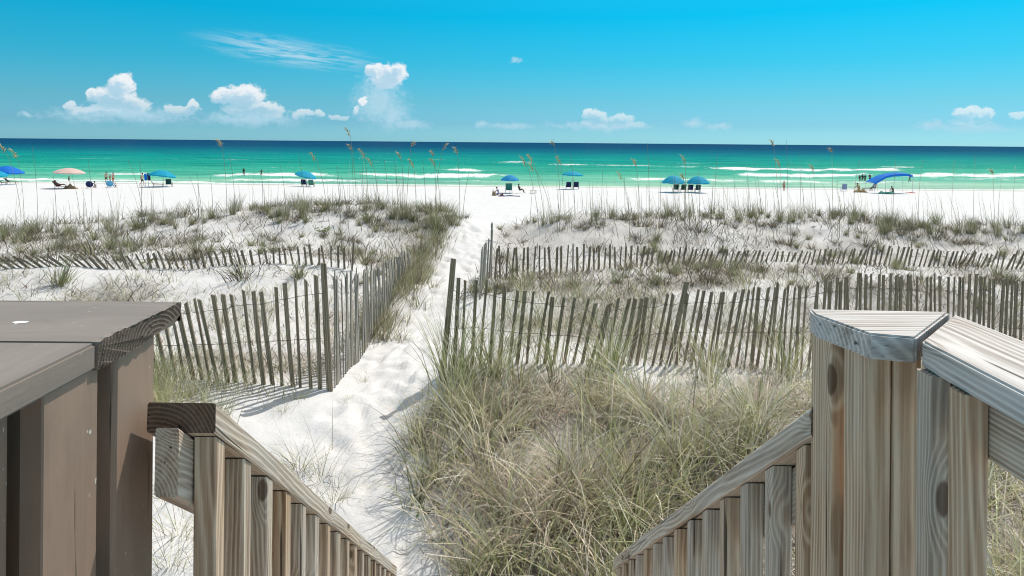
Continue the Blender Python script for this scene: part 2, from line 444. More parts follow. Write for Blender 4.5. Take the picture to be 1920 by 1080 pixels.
M_CAP = wood_material('silvered_cap_pine', [(0.30, (0.20, 0.16, 0.13)), (0.50, (0.50, 0.46, 0.42)), (0.72, (0.72, 0.69, 0.65))], grey=0.5, greycol=(0.62, 0.62, 0.62), ring=260.0)
M_CUT = wood_material('dark_cut_pine', [(0.25, (0.05, 0.032, 0.022)), (0.50, (0.13, 0.085, 0.06)), (0.85, (0.24, 0.17, 0.12))], grey=0.1, ring=330.0, knots=False, contrast=1.5)
M_LATH = wood_material('weathered_lath', [(0.30, (0.085, 0.058, 0.035)), (0.50, (0.24, 0.182, 0.118)), (0.75, (0.42, 0.34, 0.235))], grey=0.3, greycol=(0.29, 0.245, 0.18), knots=False, green=0.05)
M_LATH_SUNLIT = wood_material('sunlit_lath', [(0.25, (0.15, 0.13, 0.10)), (0.50, (0.33, 0.30, 0.24)), (0.85, (0.48, 0.44, 0.37))], grey=0.5, greycol=(0.30, 0.29, 0.27), knots=False)  # paler copy of the lath; sunlight on the path-side pickets put into its colour

def paint_material(name, c, worn, rough):
    m, t, b = mat(name)
    co = t.n('ShaderNodeTexCoord').outputs['Object']
    g = t.noise(t.v('MULTIPLY', co, (5.0, 70.0, 70.0)), 1.0, 5.0, 0.6)['Fac']
    n = t.noise(co, 7.0, 5.0, 0.6)['Fac']
    c1 = t.mix(n, tuple(k * 0.86 for k in c), tuple(k * 1.12 for k in c))
    c1 = t.mix(t.m('MULTIPLY', t.smooth(g, 0.5, 0.75), 0.35), c1, tuple(k * 0.7 for k in c))
    sp = t.smooth(t.noise(t.v('MULTIPLY', co, (1.0, 2.2, 2.2)), 60.0, 2.0, 0.5)['Fac'], 0.69, 0.72)
    sp2 = t.smooth(t.noise(co, 9.0, 3.0, 0.5)['Fac'], 0.5, 0.7)
    c2 = t.mix(t.m('MULTIPLY', sp, sp2), c1, worn)
    crack = t.m('SUBTRACT', 1.0, t.smooth(t.noise(t.v('MULTIPLY', co, (1.3, 46.0, 60.0)), 1.0, 3.0, 0.5)['Fac'], 0.31, 0.355))
    wearf = t.smooth(t.noise(t.v('MULTIPLY', co, (2.0, 8.0, 8.0)), 1.0, 5.0, 0.65)['Fac'], 0.48, 0.66)
    c2 = t.mix(t.m('MULTIPLY', wearf, 0.35), c2, tuple(k * 1.45 for k in c))
    c2 = t.mix(t.m('MULTIPLY', crack, 0.8), c2, (0.02, 0.017, 0.014))
    t.link(c2, b.inputs['Base Color'])
    b.inputs['Roughness'].default_value = rough; b.inputs['Specular IOR Level'].default_value = 0.5
    bu = t.n('ShaderNodeBump'); bu.inputs['Strength'].default_value = 0.4; bu.inputs['Distance'].default_value = 0.002
    t.link(t.m('SUBTRACT', t.m('ADD', g, t.m('MULTIPLY', n, 0.6)), t.m('MULTIPLY', crack, 2.0)), bu.inputs['Height']); t.link(bu.outputs[0], b.inputs['Normal'])
    return m
M_BROWN = paint_material('brown_paint', (0.275, 0.198, 0.150), (0.62, 0.60, 0.57), 0.55)
M_BROWN_CAP = paint_material('grey_brown_cap_paint', (0.235, 0.200, 0.170), (0.66, 0.65, 0.63), 0.6)
M_ENDGRAIN = wood_material('rough_end_grain', [(0.2, (0.03, 0.024, 0.02)), (0.50, (0.09, 0.07, 0.055)), (0.85, (0.17, 0.135, 0.11))], grey=0.0, ring=260.0, knots=False, contrast=1.8, bump=1.0)
M_NAIL = plain('rusty_nail', (0.06, 0.045, 0.035), 0.6)
M_WIRE = plain('rusty_wire', (0.09, 0.06, 0.045), 0.6)

def foliage_material(name, transl=0.35, rough=0.55):
    m, t, b = mat(name)
    c = t.n('ShaderNodeAttribute', attribute_name='tint').outputs['Color']
    t.link(c, b.inputs['Base Color']); b.inputs['Roughness'].default_value = rough; b.inputs['Specular IOR Level'].default_value = 0.25
    tr = t.n('ShaderNodeBsdfTranslucent'); t.link(c, tr.inputs['Color'])
    mx = t.n('ShaderNodeMixShader'); mx.inputs[0].default_value = transl
    t.link(b.outputs[0], mx.inputs[1]); t.link(tr.outputs[0], mx.inputs[2])
    t.link(mx.outputs[0], m.node_tree.nodes['Material Output'].inputs['Surface'])
    return m
M_GRASS = foliage_material('dune_grass', 0.27)
M_STRAW = foliage_material('dry_straw', 0.2, 0.75)

# ---------------------------------------------------------------- terrain
def axis(parts):
    out = []
    for (a, b, s) in parts:
        out.append(np.arange(a, b, s))
    return np.concatenate(out + [[parts[-1][1]]])
xs_pos = axis([(0, 3.6, 0.05), (3.6, 10, 0.09), (10, 20, 0.22), (20, 60, 0.9), (60, 140, 3.0), (140, 600, 40.0)])
xs = np.concatenate([-xs_pos[:0:-1], xs_pos])
ys = axis([(-8, 2.6, 0.6), (2.6, 9, 0.05), (9, 19, 0.08), (19, 40, 0.35), (40, 112, 0.7), (112, 180, 4.0)])
GX, GY = np.meshgrid(xs, ys)
GZ = height(GX, GY)
GZ = np.where(GY < 2.0, np.minimum(GZ, 3.0), GZ)
# footprints trodden into the path
frng = np.random.default_rng(3)
for k in range(300):
    fy = frng.uniform(4.0, 16.0); l = np.interp(fy, PATH_Y, PATH_L); r = np.interp(fy, PATH_Y, PATH_R)
    fx = frng.uniform(l + 0.1, r - 0.05); a = frng.normal(0, 0.35) ; dp = frng.uniform(0.012, 0.032)
    ix = np.searchsorted(xs, [fx - 0.35, fx + 0.35]); iy = np.searchsorted(ys, [fy - 0.35, fy + 0.35])
    sx_, sy_ = GX[iy[0]:iy[1], ix[0]:ix[1]] - fx, GY[iy[0]:iy[1], ix[0]:ix[1]] - fy
    u = sx_ * math.cos(a) + sy_ * math.sin(a); v = -sx_ * math.sin(a) + sy_ * math.cos(a)
    rr = (u / 0.055) ** 2 + (v / 0.13) ** 2
    GZ[iy[0]:iy[1], ix[0]:ix[1]] += -dp * np.exp(-rr) + dp * 0.45 * np.exp(-(np.sqrt(rr) - 1.7) ** 2 * 3)
# trampled beach
GZ = GZ + (fbm(GX / 0.9, GY / 1.4, 2, 77) * 0.07) * sstep(GY, 22, 30) * (1 - sstep(GY, 96, 103))

def litter_density(x, y):
    """how thickly dead stems and leaves cover the sand (0..1)"""
    x = np.asarray(x, float); y = np.asarray(y, float)
    pm = path_mask(x, y)
    edge = np.interp(y, PATH_Y, PATH_R)
    mound = sstep(x, edge + 0.0, edge + 0.45) * sstep(y, 2.0, 3.2) * (1 - sstep(y, 6.8, 7.6))
    behind = 0.78 * sstep(x, -0.5, 0.1) * sstep(y, 7.2, 8.0) * (1 - sstep(y, 11.0, 12.6))
    leftb = 0.75 * (1 - sstep(x, -2.1, -1.8)) * sstep(y, 6.6, 7.2) * (1 - sstep(y, 9.6, 10.3))
    face = 0.6 * sstep(y, 11.0, 12.4) * (1 - sstep(y, 17.0, 18.5))
    side = 0.8 * np.exp(-((x + 1.95 - 0.05 * (y - 12)) / 0.42) ** 2) * sstep(y, 8.0, 10.0) * (1 - sstep(y, 16.5, 17.5))
    d = np.maximum.reduce([mound, behind, leftb, face, side])
    n = fbm(x / 1.1, y / 1.1, 4, 41) + 0.5
    n2 = sstep(n, 0.42, 0.60)
    d = np.where(y > 6.8, d * (0.25 + 1.1 * n2), d)
    return np.clip(d * (1 - pm), 0, 1)
LIT = litter_density(GX, GY)
WET = sstep(GZ, -0.40, -0.62)
nx, ny = len(xs), len(ys)
idx = np.arange(nx * ny).reshape(ny, nx)
fcs = np.stack([idx[:-1, :-1], idx[:-1, 1:], idx[1:, 1:], idx[1:, :-1]], -1).reshape(-1, 4)
V = np.stack([GX, GY, GZ], -1).reshape(-1, 3)
beach = mesh_np('sand_ground', V, fcs, M_SAND, smooth=True, attrs={'litter_shade': LIT.ravel(), 'wet': WET.ravel()})
tag(beach, 'white quartz sand of the dunes, the foot path and the open beach', kind='structure')

# ---------------------------------------------------------------- sea
SEA_Z = -0.70
def water_material():
    m, t, b = mat('gulf_water')
    pos = t.n('ShaderNodeNewGeometry').outputs['Position']
    foam = t.n('ShaderNodeAttribute', attribute_name='foam').outputs['Fac']
    x, y, z = t.sep(pos)
    wav = t.noise(t.v('MULTIPLY', pos, (0.012, 0.03, 0.0)), 1.0, 4.0, 0.6)['Fac']
    yy = t.m('MULTIPLY', t.m('ADD', y, t.m('MULTIPLY', x, -0.10)), t.m('ADD', 0.80, t.m('MULTIPLY', wav, 0.40)))
    lg = t.m('DIVIDE', t.m('SUBTRACT', t.m('LOGARITHM', yy, 10.0), 2.0), 1.6, clamp=True)   # 100 m .. 4 km
    c = t.ramp(lg, [(0.0, (0.36, 0.54, 0.41)), (0.05, (0.17, 0.47, 0.34)), (0.11, (0.055, 0.39, 0.27)), (0.20, (0.010, 0.295, 0.225)), (0.31, (0.003, 0.245, 0.225)), (0.44, (0.001, 0.125, 0.18)), (0.60, (0.001, 0.062, 0.135)), (1.0, (0.002, 0.045, 0.12))])
    st = t.noise(t.v('MULTIPLY', pos, (0.02, 0.16, 0.0)), 1.0, 5.0, 0.65)['Fac']
    c = t.mix(1.0, c, t.ramp(st, [(0.32, (0.55, 0.70, 0.76)), (0.5, (1.0, 1.0, 1.0)), (0.70, (1.6, 1.28, 1.22))]), 'MULTIPLY')
    fn = t.noise(t.v('MULTIPLY', pos, (0.9, 0.30, 0.0)), 1.0, 6.0, 0.75)['Fac']
    fm = t.smooth(t.m('ADD', foam, t.m('MULTIPLY', t.m('SUBTRACT', fn, 0.5), 2.0)), 0.14, 0.95)
    cap_glint = t.smooth(t.noise(t.v('MULTIPLY', pos, (0.22, 0.05, 0.0)), 1.0, 4.0, 0.7)['Fac'], 0.70, 0.76)  # whitecap flecks that also paint sun sparkle into the water colour
    fm = t.m('MAXIMUM', fm, t.m('MULTIPLY', cap_glint, t.smooth(y, 150.0, 260.0)))
    c = t.mix(fm, c, (0.80, 0.82, 0.81))
    t.link(c, b.inputs['Base Color'])
    n1 = t.noise(t.v('MULTIPLY', pos, (0.55, 0.9, 0.0)), 1.0, 5.0, 0.62)['Fac']
    n2 = t.noise(t.v('MULTIPLY', pos, (0.10, 0.22, 0.0)), 1.0, 3.0, 0.5)['Fac']
    bu = t.n('ShaderNodeBump'); bu.inputs['Strength'].default_value = 1.0; bu.inputs['Distance'].default_value = 1.0
    t.link(t.m('ADD', t.m('MULTIPLY', n1, 0.42), t.m('MULTIPLY', n2, 0.8)), bu.inputs['Height']); t.link(bu.outputs[0], b.inputs['Normal'])
    gl = t.n('ShaderNodeBsdfGlossy'); gl.inputs['Roughness'].default_value = 0.13; t.link(bu.outputs[0], gl.inputs['Normal'])
    df = t.n('ShaderNodeBsdfDiffuse'); t.link(c, df.inputs['Color']); t.link(bu.outputs[0], df.inputs['Normal'])
    mx = t.n('ShaderNodeMixShader'); t.link(t.m('MULTIPLY', t.m('SUBTRACT', 1.0, fm), 0.065), mx.inputs[0])
    t.link(df.outputs[0], mx.inputs[1]); t.link(gl.outputs[0], mx.inputs[2])
    t.link(mx.outputs[0], m.node_tree.nodes['Material Output'].inputs['Surface'])
    m.node_tree.nodes.remove(b)
    return m
wx_pos = axis([(0, 150, 0.8), (150, 400, 8.0), (400, 3000, 260.0), (3000, 90000, 6000.0)])
wx = np.concatenate([-wx_pos[:0:-1], wx_pos])
wy = axis([(99, 175, 0.55), (175, 330, 1.4), (330, 1000, 12.0), (1000, 6000, 300.0), (6000, 90000, 5000.0)])
WX, WY = np.meshgrid(wx, wy)
FO = np.zeros_like(WX)
def px_of(x, y): return 960 + F * x / y
def sea_row(py, px):
    a = at(px, py, 1.0)
    return (EYE - SEA_Z) / (EYE - a.z)
# breakers: (px from, px to, row, half height of the foam in rows, strength)
FOAM = [(-60, 130, 338, 2.2, 1.0), (60, 420, 341, 2.2, 1.0), (190, 300, 327, 2.2, 0.95), (20, 70, 324, 1.6, 0.8), (390, 640, 329, 2.6, 1.0), (420, 700, 340, 2.4, 0.9), (325, 350, 325, 1.2, 0.8),
        (660, 960, 329, 4.2, 1.15), (640, 1000, 339, 1.2, 0.5), (828, 910, 318, 3.6, 1.15), (700, 740, 303, 1.2, 0.8), (812, 838, 299, 1.8, 0.9), (865, 885, 300, 1.6, 0.8), (540, 560, 303, 1.0, 0.6),
        (930, 1000, 305, 2.4, 0.9), (1030, 1110, 309, 2.2, 1.0), (1110, 1330, 312, 2.0, 0.55), (1170, 1420, 338, 1.8, 0.85), (1330, 1700, 318, 2.6, 1.1), (1380, 1640, 328, 3.6, 1.1), (1680, 1990, 328, 4.6, 1.15),
        (1400, 1560, 342, 1.8, 0.8), (1560, 1760, 343, 1.4, 0.6), (1640, 1720, 314, 1.4, 0.8), (1760, 1980, 336, 2.0, 0.55), (1250, 1330, 306, 1.0, 0.5), (1000, 1170, 335, 1.0, 0.3),
        (100, 220, 297, 0.8, 0.45), (300, 480, 299, 0.9, 0.5), (0, 160, 312, 0.8, 0.3), (480, 660, 315, 0.9, 0.3), (440, 480, 293, 0.8, 0.4)]
PXg = px_of(WX, WY)
hump = np.zeros_like(WX)
for k, (x0, x1, py, hh, s) in enumerate(FOAM):
    xc = 0.5 * (x0 + x1)
    Yc = sea_row(py, xc); dY = abs(sea_row(py - hh, xc) - sea_row(py + hh, xc)) * 0.5
    wob = fbm(PXg / 60.0, PXg * 0 + k * 3.3, 4, 50 + k) * dY * 2.4
    along = sstep(PXg, x0 - 25, x0 + 50) * (1 - sstep(PXg, x1 - 50, x1 + 25)) * (0.72 + 0.5 * vnoise(PXg / 34.0, PXg * 0 + 7 * k, 120 + k))
    thick = dY * (0.30 + 0.50 * (vnoise(PXg / 35.0, PXg * 0 + k, 90 + k)))
    g = np.exp(-((WY - Yc - wob) / thick) ** 2) * along * s
    sel = (WY > 90) & (WY < 400)
    FO = np.maximum(FO, np.where(sel, g, 0))
    hump += np.where(sel, np.exp(-((WY - Yc - wob - dY * 0.8) / (dY * 0.9 + 1.0)) ** 2) * along * s * 0.22, 0)
# wash along the shore
shore = 106.0 + fbm(WX / 22.0, WX * 0, 3, 61) * 5.0
FO = np.maximum(FO, 0.95 * np.exp(-((WY - shore - 1.2) / 1.3) ** 2))
swell = (np.sin((WY + fbm(WX / 60.0, WY / 60.0, 2, 66) * 26.0) / 11.0 * 2 * PI) * 0.09 + fbm(WX / 7.0, WY / 4.0, 3, 67) * 0.30) * sstep(WY, 104, 120) * (1 - sstep(WY, 330, 900))
WZ = SEA_Z + swell + hump
nx, ny = len(wx), len(wy)
idx = np.arange(nx * ny).reshape(ny, nx)
fcs = np.stack([idx[:-1, :-1], idx[:-1, 1:], idx[1:, 1:], idx[1:, :-1]], -1).reshape(-1, 4)
sea = mesh_np('sea', np.stack([WX, WY, WZ], -1).reshape(-1, 3), fcs, water_material(), smooth=True, attrs={'foam': FO.ravel()})
tag(sea, 'turquoise sea with white breakers, dark blue at the horizon', kind='structure')

# ---------------------------------------------------------------- deck and stair carpentry
def board(name, A, B, w, t, material, parent, roll_up=Vector((0, 0, 1)), cutA=None, cutB=None, chip=0.0, endmat=None):
    """a board from A to B (centre line); w = width sideways, t = thickness along roll_up; cut = plane normal of the end"""
    A = Vector(A); B = Vector(B); X = (B - A); L = X.length; X.normalize()
    Y = roll_up.cross(X).normalized(); Z = X.cross(Y)
    M = Matrix((X, Y, Z)).transposed().to_4x4(); M.translation = (A + B) / 2
    Mi = M.inverted().to_3x3()
    bm = bmesh.new()
    NS = max(2, int(L / 0.35) + 1)
    rings = []
    c = min(w, t) * 0.07
    prof = [(-w / 2 + c, -t / 2), (w / 2 - c, -t / 2), (w / 2, -t / 2 + c), (w / 2, t / 2 - c), (w / 2 - c, t / 2), (-w / 2 + c, t / 2), (-w / 2, t / 2 - c), (-w / 2, -t / 2 + c)]
    for i in range(NS):
        x = -L / 2 + L * i / (NS - 1)
        ring = []
        for (yy, zz) in prof:
            xx = x
            cut = cutA if i == 0 else (cutB if i == NS - 1 else None)
            if cut is not None:
                n = Mi @ Vector(cut)
                if abs(n.x) > 1e-3: xx = x - (n.y * yy + n.z * zz) / n.x
            jy = random.uniform(-1, 1) * chip; jz = random.uniform(-1, 1) * chip
            ring.append(bm.verts.new((xx, yy + jy, zz + jz)))
        rings.append(ring)
    for a, b2 in zip(rings, rings[1:]):
        for k in range(8): bm.faces.new((a[k], a[(k + 1) % 8], b2[(k + 1) % 8], b2[k]))
    e1 = bm.faces.new(rings[0][::-1]); e2 = bm.faces.new(rings[-1])
    if endmat is not None: e1.material_index = 1; e2.material_index = 1
    me = bm_mesh(name, bm, material)
    if endmat is not None: me.materials.append(endmat)
    o = obj(name, me, parent)
    base = parent.matrix_world if parent else Matrix()
    o.matrix_local = M
    return o
def nails(parent, pts, normal, r=0.0035):
    for p in pts:
        bm = bmesh.new(); add_tube(bm, [Vector((0, 0, 0)), Vector(normal) * 0.0015], r, 8)
        o = obj('nail', bm_mesh('nail', bm, M_NAIL), parent)
        o.matrix_parent_inverse = Matrix()
        o.matrix_local = parent.matrix_local.inverted() @ Matrix.Translation(p)
def poly_slab(name, poly, z0, z1, material, parent, M_axis=None, sidemats=None, bev=0.003, long_y=False):
    """flat board with any outline; long_y turns the grain along world Y"""
    bm = bmesh.new()
    cx = sum(p[0] for p in poly) / len(poly); cy = sum(p[1] for p in poly) / len(poly); cz = (z0 + z1) / 2
    R = Matrix.Rotation(PI / 2 if long_y else 0.0, 4, 'Z'); T = Matrix.Translation((cx, cy, cz)) @ R
    Ti = T.inverted()
    lo = [bm.verts.new(Ti @ Vector((p[0], p[1], z0))) for p in poly]
    hi = [bm.verts.new(Ti @ Vector((p[0], p[1], z1))) for p in poly]
    bm.faces.new(lo[::-1]); bm.faces.new(hi)
    n = len(poly)
    for k in range(n):
        f = bm.faces.new((lo[k], lo[(k + 1) % n], hi[(k + 1) % n], hi[k]))
        if sidemats and k in sidemats: f.material_index = sidemats[k]
    bmesh.ops.recalc_face_normals(bm, faces=bm.faces)
    bmesh.ops.bevel(bm, geom=list(bm.edges), offset=bev, segments=2, affect='EDGES')
    me = bm_mesh(name, bm, material)
    o = obj(name, me, parent); o.matrix_local = T
    return o

CAPZ = EYE - 0.300
DRIFT = -0.024                         # the stairs bear slightly left
SLOPE = 0.746
def rail_pt(side, d, dz=0.0):
    return Vector((side * 0.494 + DRIFT * (d - 1.15), d, EYE - (SLOPE * d - 0.402) + dz + (0.007 if side < 0 else 0.0)))
rdir = Vector((DRIFT, 1, -SLOPE)).normalized()
rup = Vector((0, SLOPE, 1)).normalized()
def stair_rail(side, label, d0, d1, first):
    root = empty('stair_railing')
    tag(root, label, 'railing')
    W = 0.114 if side < 0 else 0.128
    lift = Vector((0, 0, 0.007 if side < 0 else 0.0))
    a = rail_pt(side, d0) + Vector((side * (W / 2 - 0.004), 0, 0)) - rup * 0.019
    b_ = rail_pt(side, d1) + Vector((side * (W / 2 - 0.004), 0, 0)) - rup * 0.019
    board('handrail', a, b_, W, 0.040, M_PINE, root, roll_up=rup, cutA=(0, 1, 0), cutB=(0, 1, 0), chip=0.0008, endmat=M_CUT)
    # beam under the hand rail, outside the balusters
    a2 = rail_pt(side, d0 + 0.004) + Vector((side * 0.058, 0, 0)) - rup * (0.040 + 0.047)
    b2 = rail_pt(side, d1) + Vector((side * 0.058, 0, 0)) - rup * (0.040 + 0.047)
    board('rail_beam', a2, b2, 0.038, 0.089, M_PINE, root, roll_up=rup, cutA=(0, 1, 0), cutB=(0, 1, 0), endmat=M_PINE)
    a3 = a2 - Vector((0, 0, 0.78)); b3 = b2 - Vector((0, 0, 0.78))
    board('stringer', a3 - Vector((0, 0, 0.1)), b3 - Vector((0, 0, 0.1)), 0.04, 0.235, M_PINE, root, roll_up=rup, cutA=(0, 1, 0), cutB=(0, 1, 0))
    d = first; i = 0
    while d < d1 - 0.05:
        top = rail_pt(side, d + 0.019) - Vector((0, 0, 0.052))
        x = top.x + side * 0.019
        bot = Vector((x, d + 0.019, top.z - 0.92)); tp = Vector((x, d + 0.019, top.z))
        bot.x += random.uniform(-0.002, 0.002)
        bl = board('baluster', bot, tp, 0.038, 0.038, M_PINE if (i % 3) else M_PINE_TAN, root, roll_up=Vector((0, -1, 0)), cutB=rup, chip=0.0006)
        nails(bl, [(x - side * 0.0195, d + 0.012 + random.uniform(0, 0.014), top.z - 0.045), (x - side * 0.0195, d + 0.012 + random.uniform(0, 0.014), top.z - 0.10)], (-side, 0, 0), 0.0028)
        d += 0.130; i += 1
    # post at the foot
    p = rail_pt(side, d1 - 0.02) + Vector((side * 0.058, 0, -0.10))
    board('post', (p.x + side * 0.068, p.y - 0.03, 2.4), (p.x + side * 0.068, p.y - 0.03, p.z + 0.02), 0.089, 0.089, M_PINE, root, roll_up=Vector((0, -1, 0)))
    return root
stair_rail(-1, 'pine stair railing with dark sawn top end, descending beside the brown painted deck rail', 1.148, 3.32, 1.150)
stair_rail(1, 'pine stair railing descending from the unpainted corner posts on the right', 1.122, 2.92, 1.143)

# unpainted deck rail on the right
R = empty('deck_railing'); tag(R, 'unpainted weathered pine deck railing with mitred cap on corner posts', 'railing')
RZ = EYE - 0.260
poly_slab('cap_board', [(0.474, 1.083), (0.690, 1.073), (0.551, 0.927), (0.4965, 0.945), (0.468, 1.051)], RZ - 0.036, RZ, M_CAP, R)
poly_slab('cap_board', [(0.693, 1.066), (0.554, 0.919), (0.538, 0.52), (0.545, 0.05), (0.693, 0.05)], RZ - 0.038, RZ - 0.002, M_CAP, R, long_y=True)
zt = RZ - 0.038
DECKZ = EYE - 1.37
RB = DECKZ - 0.3
post_b = board('post', (0.508, 1.084, RB), (0.508, 1.084, zt), 0.030, 0.070, M_PINE_TAN, R, roll_up=Vector((0, -1, 0)), chip=0.001)
board('post', (0.5620, 0.998, RB), (0.5620, 0.998, zt), 0.040, 0.066, M_PINE_TAN, R, roll_up=Vector((0, -1, 0)), chip=0.001)
post_a = board('post', (0.5215, 0.998, RB), (0.5215, 0.998, zt), 0.035, 0.066, M_PINE_TAN, R, roll_up=Vector((0, -1, 0)), chip=0.001)
zb = RZ - 0.040
bc = board('baluster', (0.5605, 0.903, DECKZ - 0.1), (0.5605, 0.903, zb), 0.028, 0.033, M_PINE, R, roll_up=Vector((0, -1, 0)), chip=0.0006)
bd = board('baluster', (0.5620, 0.837, DECKZ - 0.1), (0.5620, 0.837, zb), 0.030, 0.032, M_PINE_TAN, R, roll_up=Vector((0, -1, 0)), chip=0.0006)
for k in range(5):
    board('baluster', (0.562, 0.69 - 0.13 * k, DECKZ - 0.1), (0.562, 0.69 - 0.13 * k, zb), 0.030, 0.032, M_PINE, R, roll_up=Vector((0, -1, 0)))
nails(bc, [(0.5463, 0.896, zb - 0.03), (0.5463, 0.909, zb - 0.06)], (-1, 0, 0), 0.0024)
nails(bd, [(0.5468, 0.831, zb - 0.03), (0.5468, 0.844, zb - 0.065), (0.5468, 0.835, zb - 0.09)], (-1, 0, 0), 0.0024)
nails(post_b, [(0.4925, 1.075, zt - 0.09)], (-1, 0, 0), 0.004)
board('rail_beam', (0.595, 0.05, zb - 0.0405), (0.595, 0.95, zb - 0.0405), 0.034, 0.077, M_PINE, R)

# brown painted deck rail on the left
Lr = empty('deck_railing'); tag(Lr, 'brown painted deck railing with wide grey-brown cap and closed board side', 'railing')
# cross cap board with rough end grain
def wide_cap():
    bm = bmesh.new()
    x0, x1, y0, y1, z0, z1 = -1.60, -0.610, 1.010, 1.262, CAPZ - 0.042, CAPZ
    T = Matrix.Translation(((x0 + x1) / 2, (y0 + y1) / 2, (z0 + z1) / 2)); Ti = T.inverted()
    ny_, nz_ = 26, 6
    rr = random.Random(4)
    ring1 = []
    prof = []
    for i in range(ny_): prof.append((y0 + (y1 - y0) * i / (ny_ - 1), z0, -1))
    for i in range(1, nz_): prof.append((y1, z0 + (z1 - z0) * i / nz_, 0))
    for i in range(ny_): prof.append((y1 - (y1 - y0) * i / (ny_ - 1), z1, 1))
    for i in range(1, nz_): prof.append((y0, z1 - (z1 - z0) * i / nz_, 0))
    A = [bm.verts.new(Ti @ Vector((x0, y, z))) for (y, z, s) in prof]
    m_ = [bm.verts.new(Ti @ Vector((x1 - 0.012, y, z))) for (y, z, s) in prof]
    Bv = []
    for (y, z, s) in prof:
        # underside of the far corner is split and worn away
        f = max(0.0, (y - 1.13) / 0.13)
        zz = z + (0.020 * f if s == -1 else 0.0) + rr.uniform(-0.0015, 0.0015)
        Bv.append(bm.verts.new(Ti @ Vector((x1 + rr.uniform(-0.002, 0.002), y, zz))))
    n = len(prof)
    for a, b2 in ((A, m_), (m_, Bv)):
        for k in range(n): bm.faces.new((a[k], a[(k + 1) % n], b2[(k + 1) % n], b2[k]))
    bm.faces.new(A[::-1]); f = bm.faces.new(Bv); f.material_index = 1
    bmesh.ops.recalc_face_normals(bm, faces=bm.faces)
    me = bm_mesh('cap_board', bm, M_BROWN_CAP); me.materials.append(M_ENDGRAIN)
    o = obj('cap_board', me, Lr); o.matrix_local = T
wide_cap()
poly_slab('cap_board', [(-0.86, 0.05), (-0.610, 0.05), (-0.612, 1.009), (-0.86, 1.009)], CAPZ - 0.041, CAPZ - 0.001, M_BROWN_CAP, Lr, long_y=True, bev=0.004)
zl = CAPZ - 0.043
board('post', (-0.664, 1.1325, DECKZ - 0.4), (-0.664, 1.1325, zl), 0.088, 0.121, M_BROWN, Lr, roll_up=Vector((0, -1, 0)), chip=0.0005)
board('side_board', (-0.636, 0.967, DECKZ - 0.4), (-0.636, 0.967, zl), 0.032, 0.120, M_BROWN, Lr, roll_up=Vector((0, -1, 0)), chip=0.0005)
board('side_board', (-0.668, 0.80, DECKZ - 0.4), (-0.668, 0.80, zl - 0.001), 0.032, 0.176, M_BROWN, Lr, roll_up=Vector((0, -1, 0)))
board('side_board', (-0.722, 1.02, DECKZ - 0.4), (-0.722, 1.02, zl - 0.001), 0.010, 0.20, M_BROWN, Lr, roll_up=Vector((0, -1, 0)))
board('side_board', (-0.644, 0.60, DECKZ - 0.4), (-0.644, 0.60, zl), 0.032, 0.140, M_BROWN, Lr, roll_up=Vector((0, -1, 0)))
board('far_board', (-1.60, 1.196, DECKZ + 0.3), (-0.72, 1.196, DECKZ + 0.3), 0.02, 1.3, M_BROWN, Lr)
# scrap of white on the cap
bm = bmesh.new()
for (cx, cy, r_) in ((0, 0, 0.007), (0.008, 0.001, 0.006), (-0.006, 0.002, 0.005)):
    vs = [bm.verts.new((cx + r_ * math.cos(k * PI / 4) * random.uniform(0.8, 1.2), cy + r_ * math.sin(k * PI / 4) * 1.2, 0.0006 + 0.0001 * cx)) for k in range(8)]
    bm.faces.new(vs)
sp = at(36, 605, 1.0); dd = 0.300 / (EYE - sp.z)
dr = obj('bird_dropping', bm_mesh('bird_dropping', bm, plain('white_dropping', (0.8, 0.8, 0.8))), None, (sp.x * dd, dd, CAPZ))
tag(dr, 'small white bird dropping on the grey-brown cap board', 'bird dropping')

# stair treads and deck floor under the camera
st = empty('staircase'); tag(st, 'pine staircase leading from the deck down to the sand between two railings', 'staircase')
for k in range(9):
    d = 1.38 + k * 0.262
    z = EYE - (SLOPE * d + 0.50)
    board('tread', (-0.47 + DRIFT * (d - 1.15), d, z), (0.49 + DRIFT * (d - 1.15), d, z), 0.26, 0.036, M_PINE, st)
dk = empty('deck'); tag(dk, 'pine deck floor at the top of the stairs', 'deck')
for k in range(18):
    y = 1.18 - k * 0.145
    board('deck_board', (-1.6, y, DECKZ - 0.018), (1.6, y, DECKZ - 0.018), 0.140, 0.034, M_PINE, dk)

# ---------------------------------------------------------------- sand fences
lath_meshes = {}
def lath_mesh(h, w, material, key):
    k = (round(h, 2), round(w, 3), key)
    if k not in lath_meshes:
        rr = random.Random(len(lath_meshes) + 50)
        t = w * 0.42
        bm = bmesh.new()
        rings = []
        for x in (-0.20, h * 0.5, h):
            jx, jy = rr.uniform(-0.004, 0.004), rr.uniform(-0.006, 0.006)
            sl = rr.uniform(-0.012, 0.012) if x == h else 0
            ww = w * rr.uniform(0.92, 1.06)
            rings.append([bm.verts.new((x + sl * sy, sy * ww / 2 + jy, sz * t / 2 + jx)) for (sy, sz) in ((-1, -1), (1, -1), (1, 1), (-1, 1))])
        for a, b in zip(rings, rings[1:]):
            for q in range(4): bm.faces.new((a[q], a[(q + 1) % 4], b[(q + 1) % 4], b[q]))
        bm.faces.new(rings[0][::-1]); bm.faces.new(rings[-1])
        lath_meshes[k] = bm_mesh('picket', bm, material)
    return lath_meshes[k]
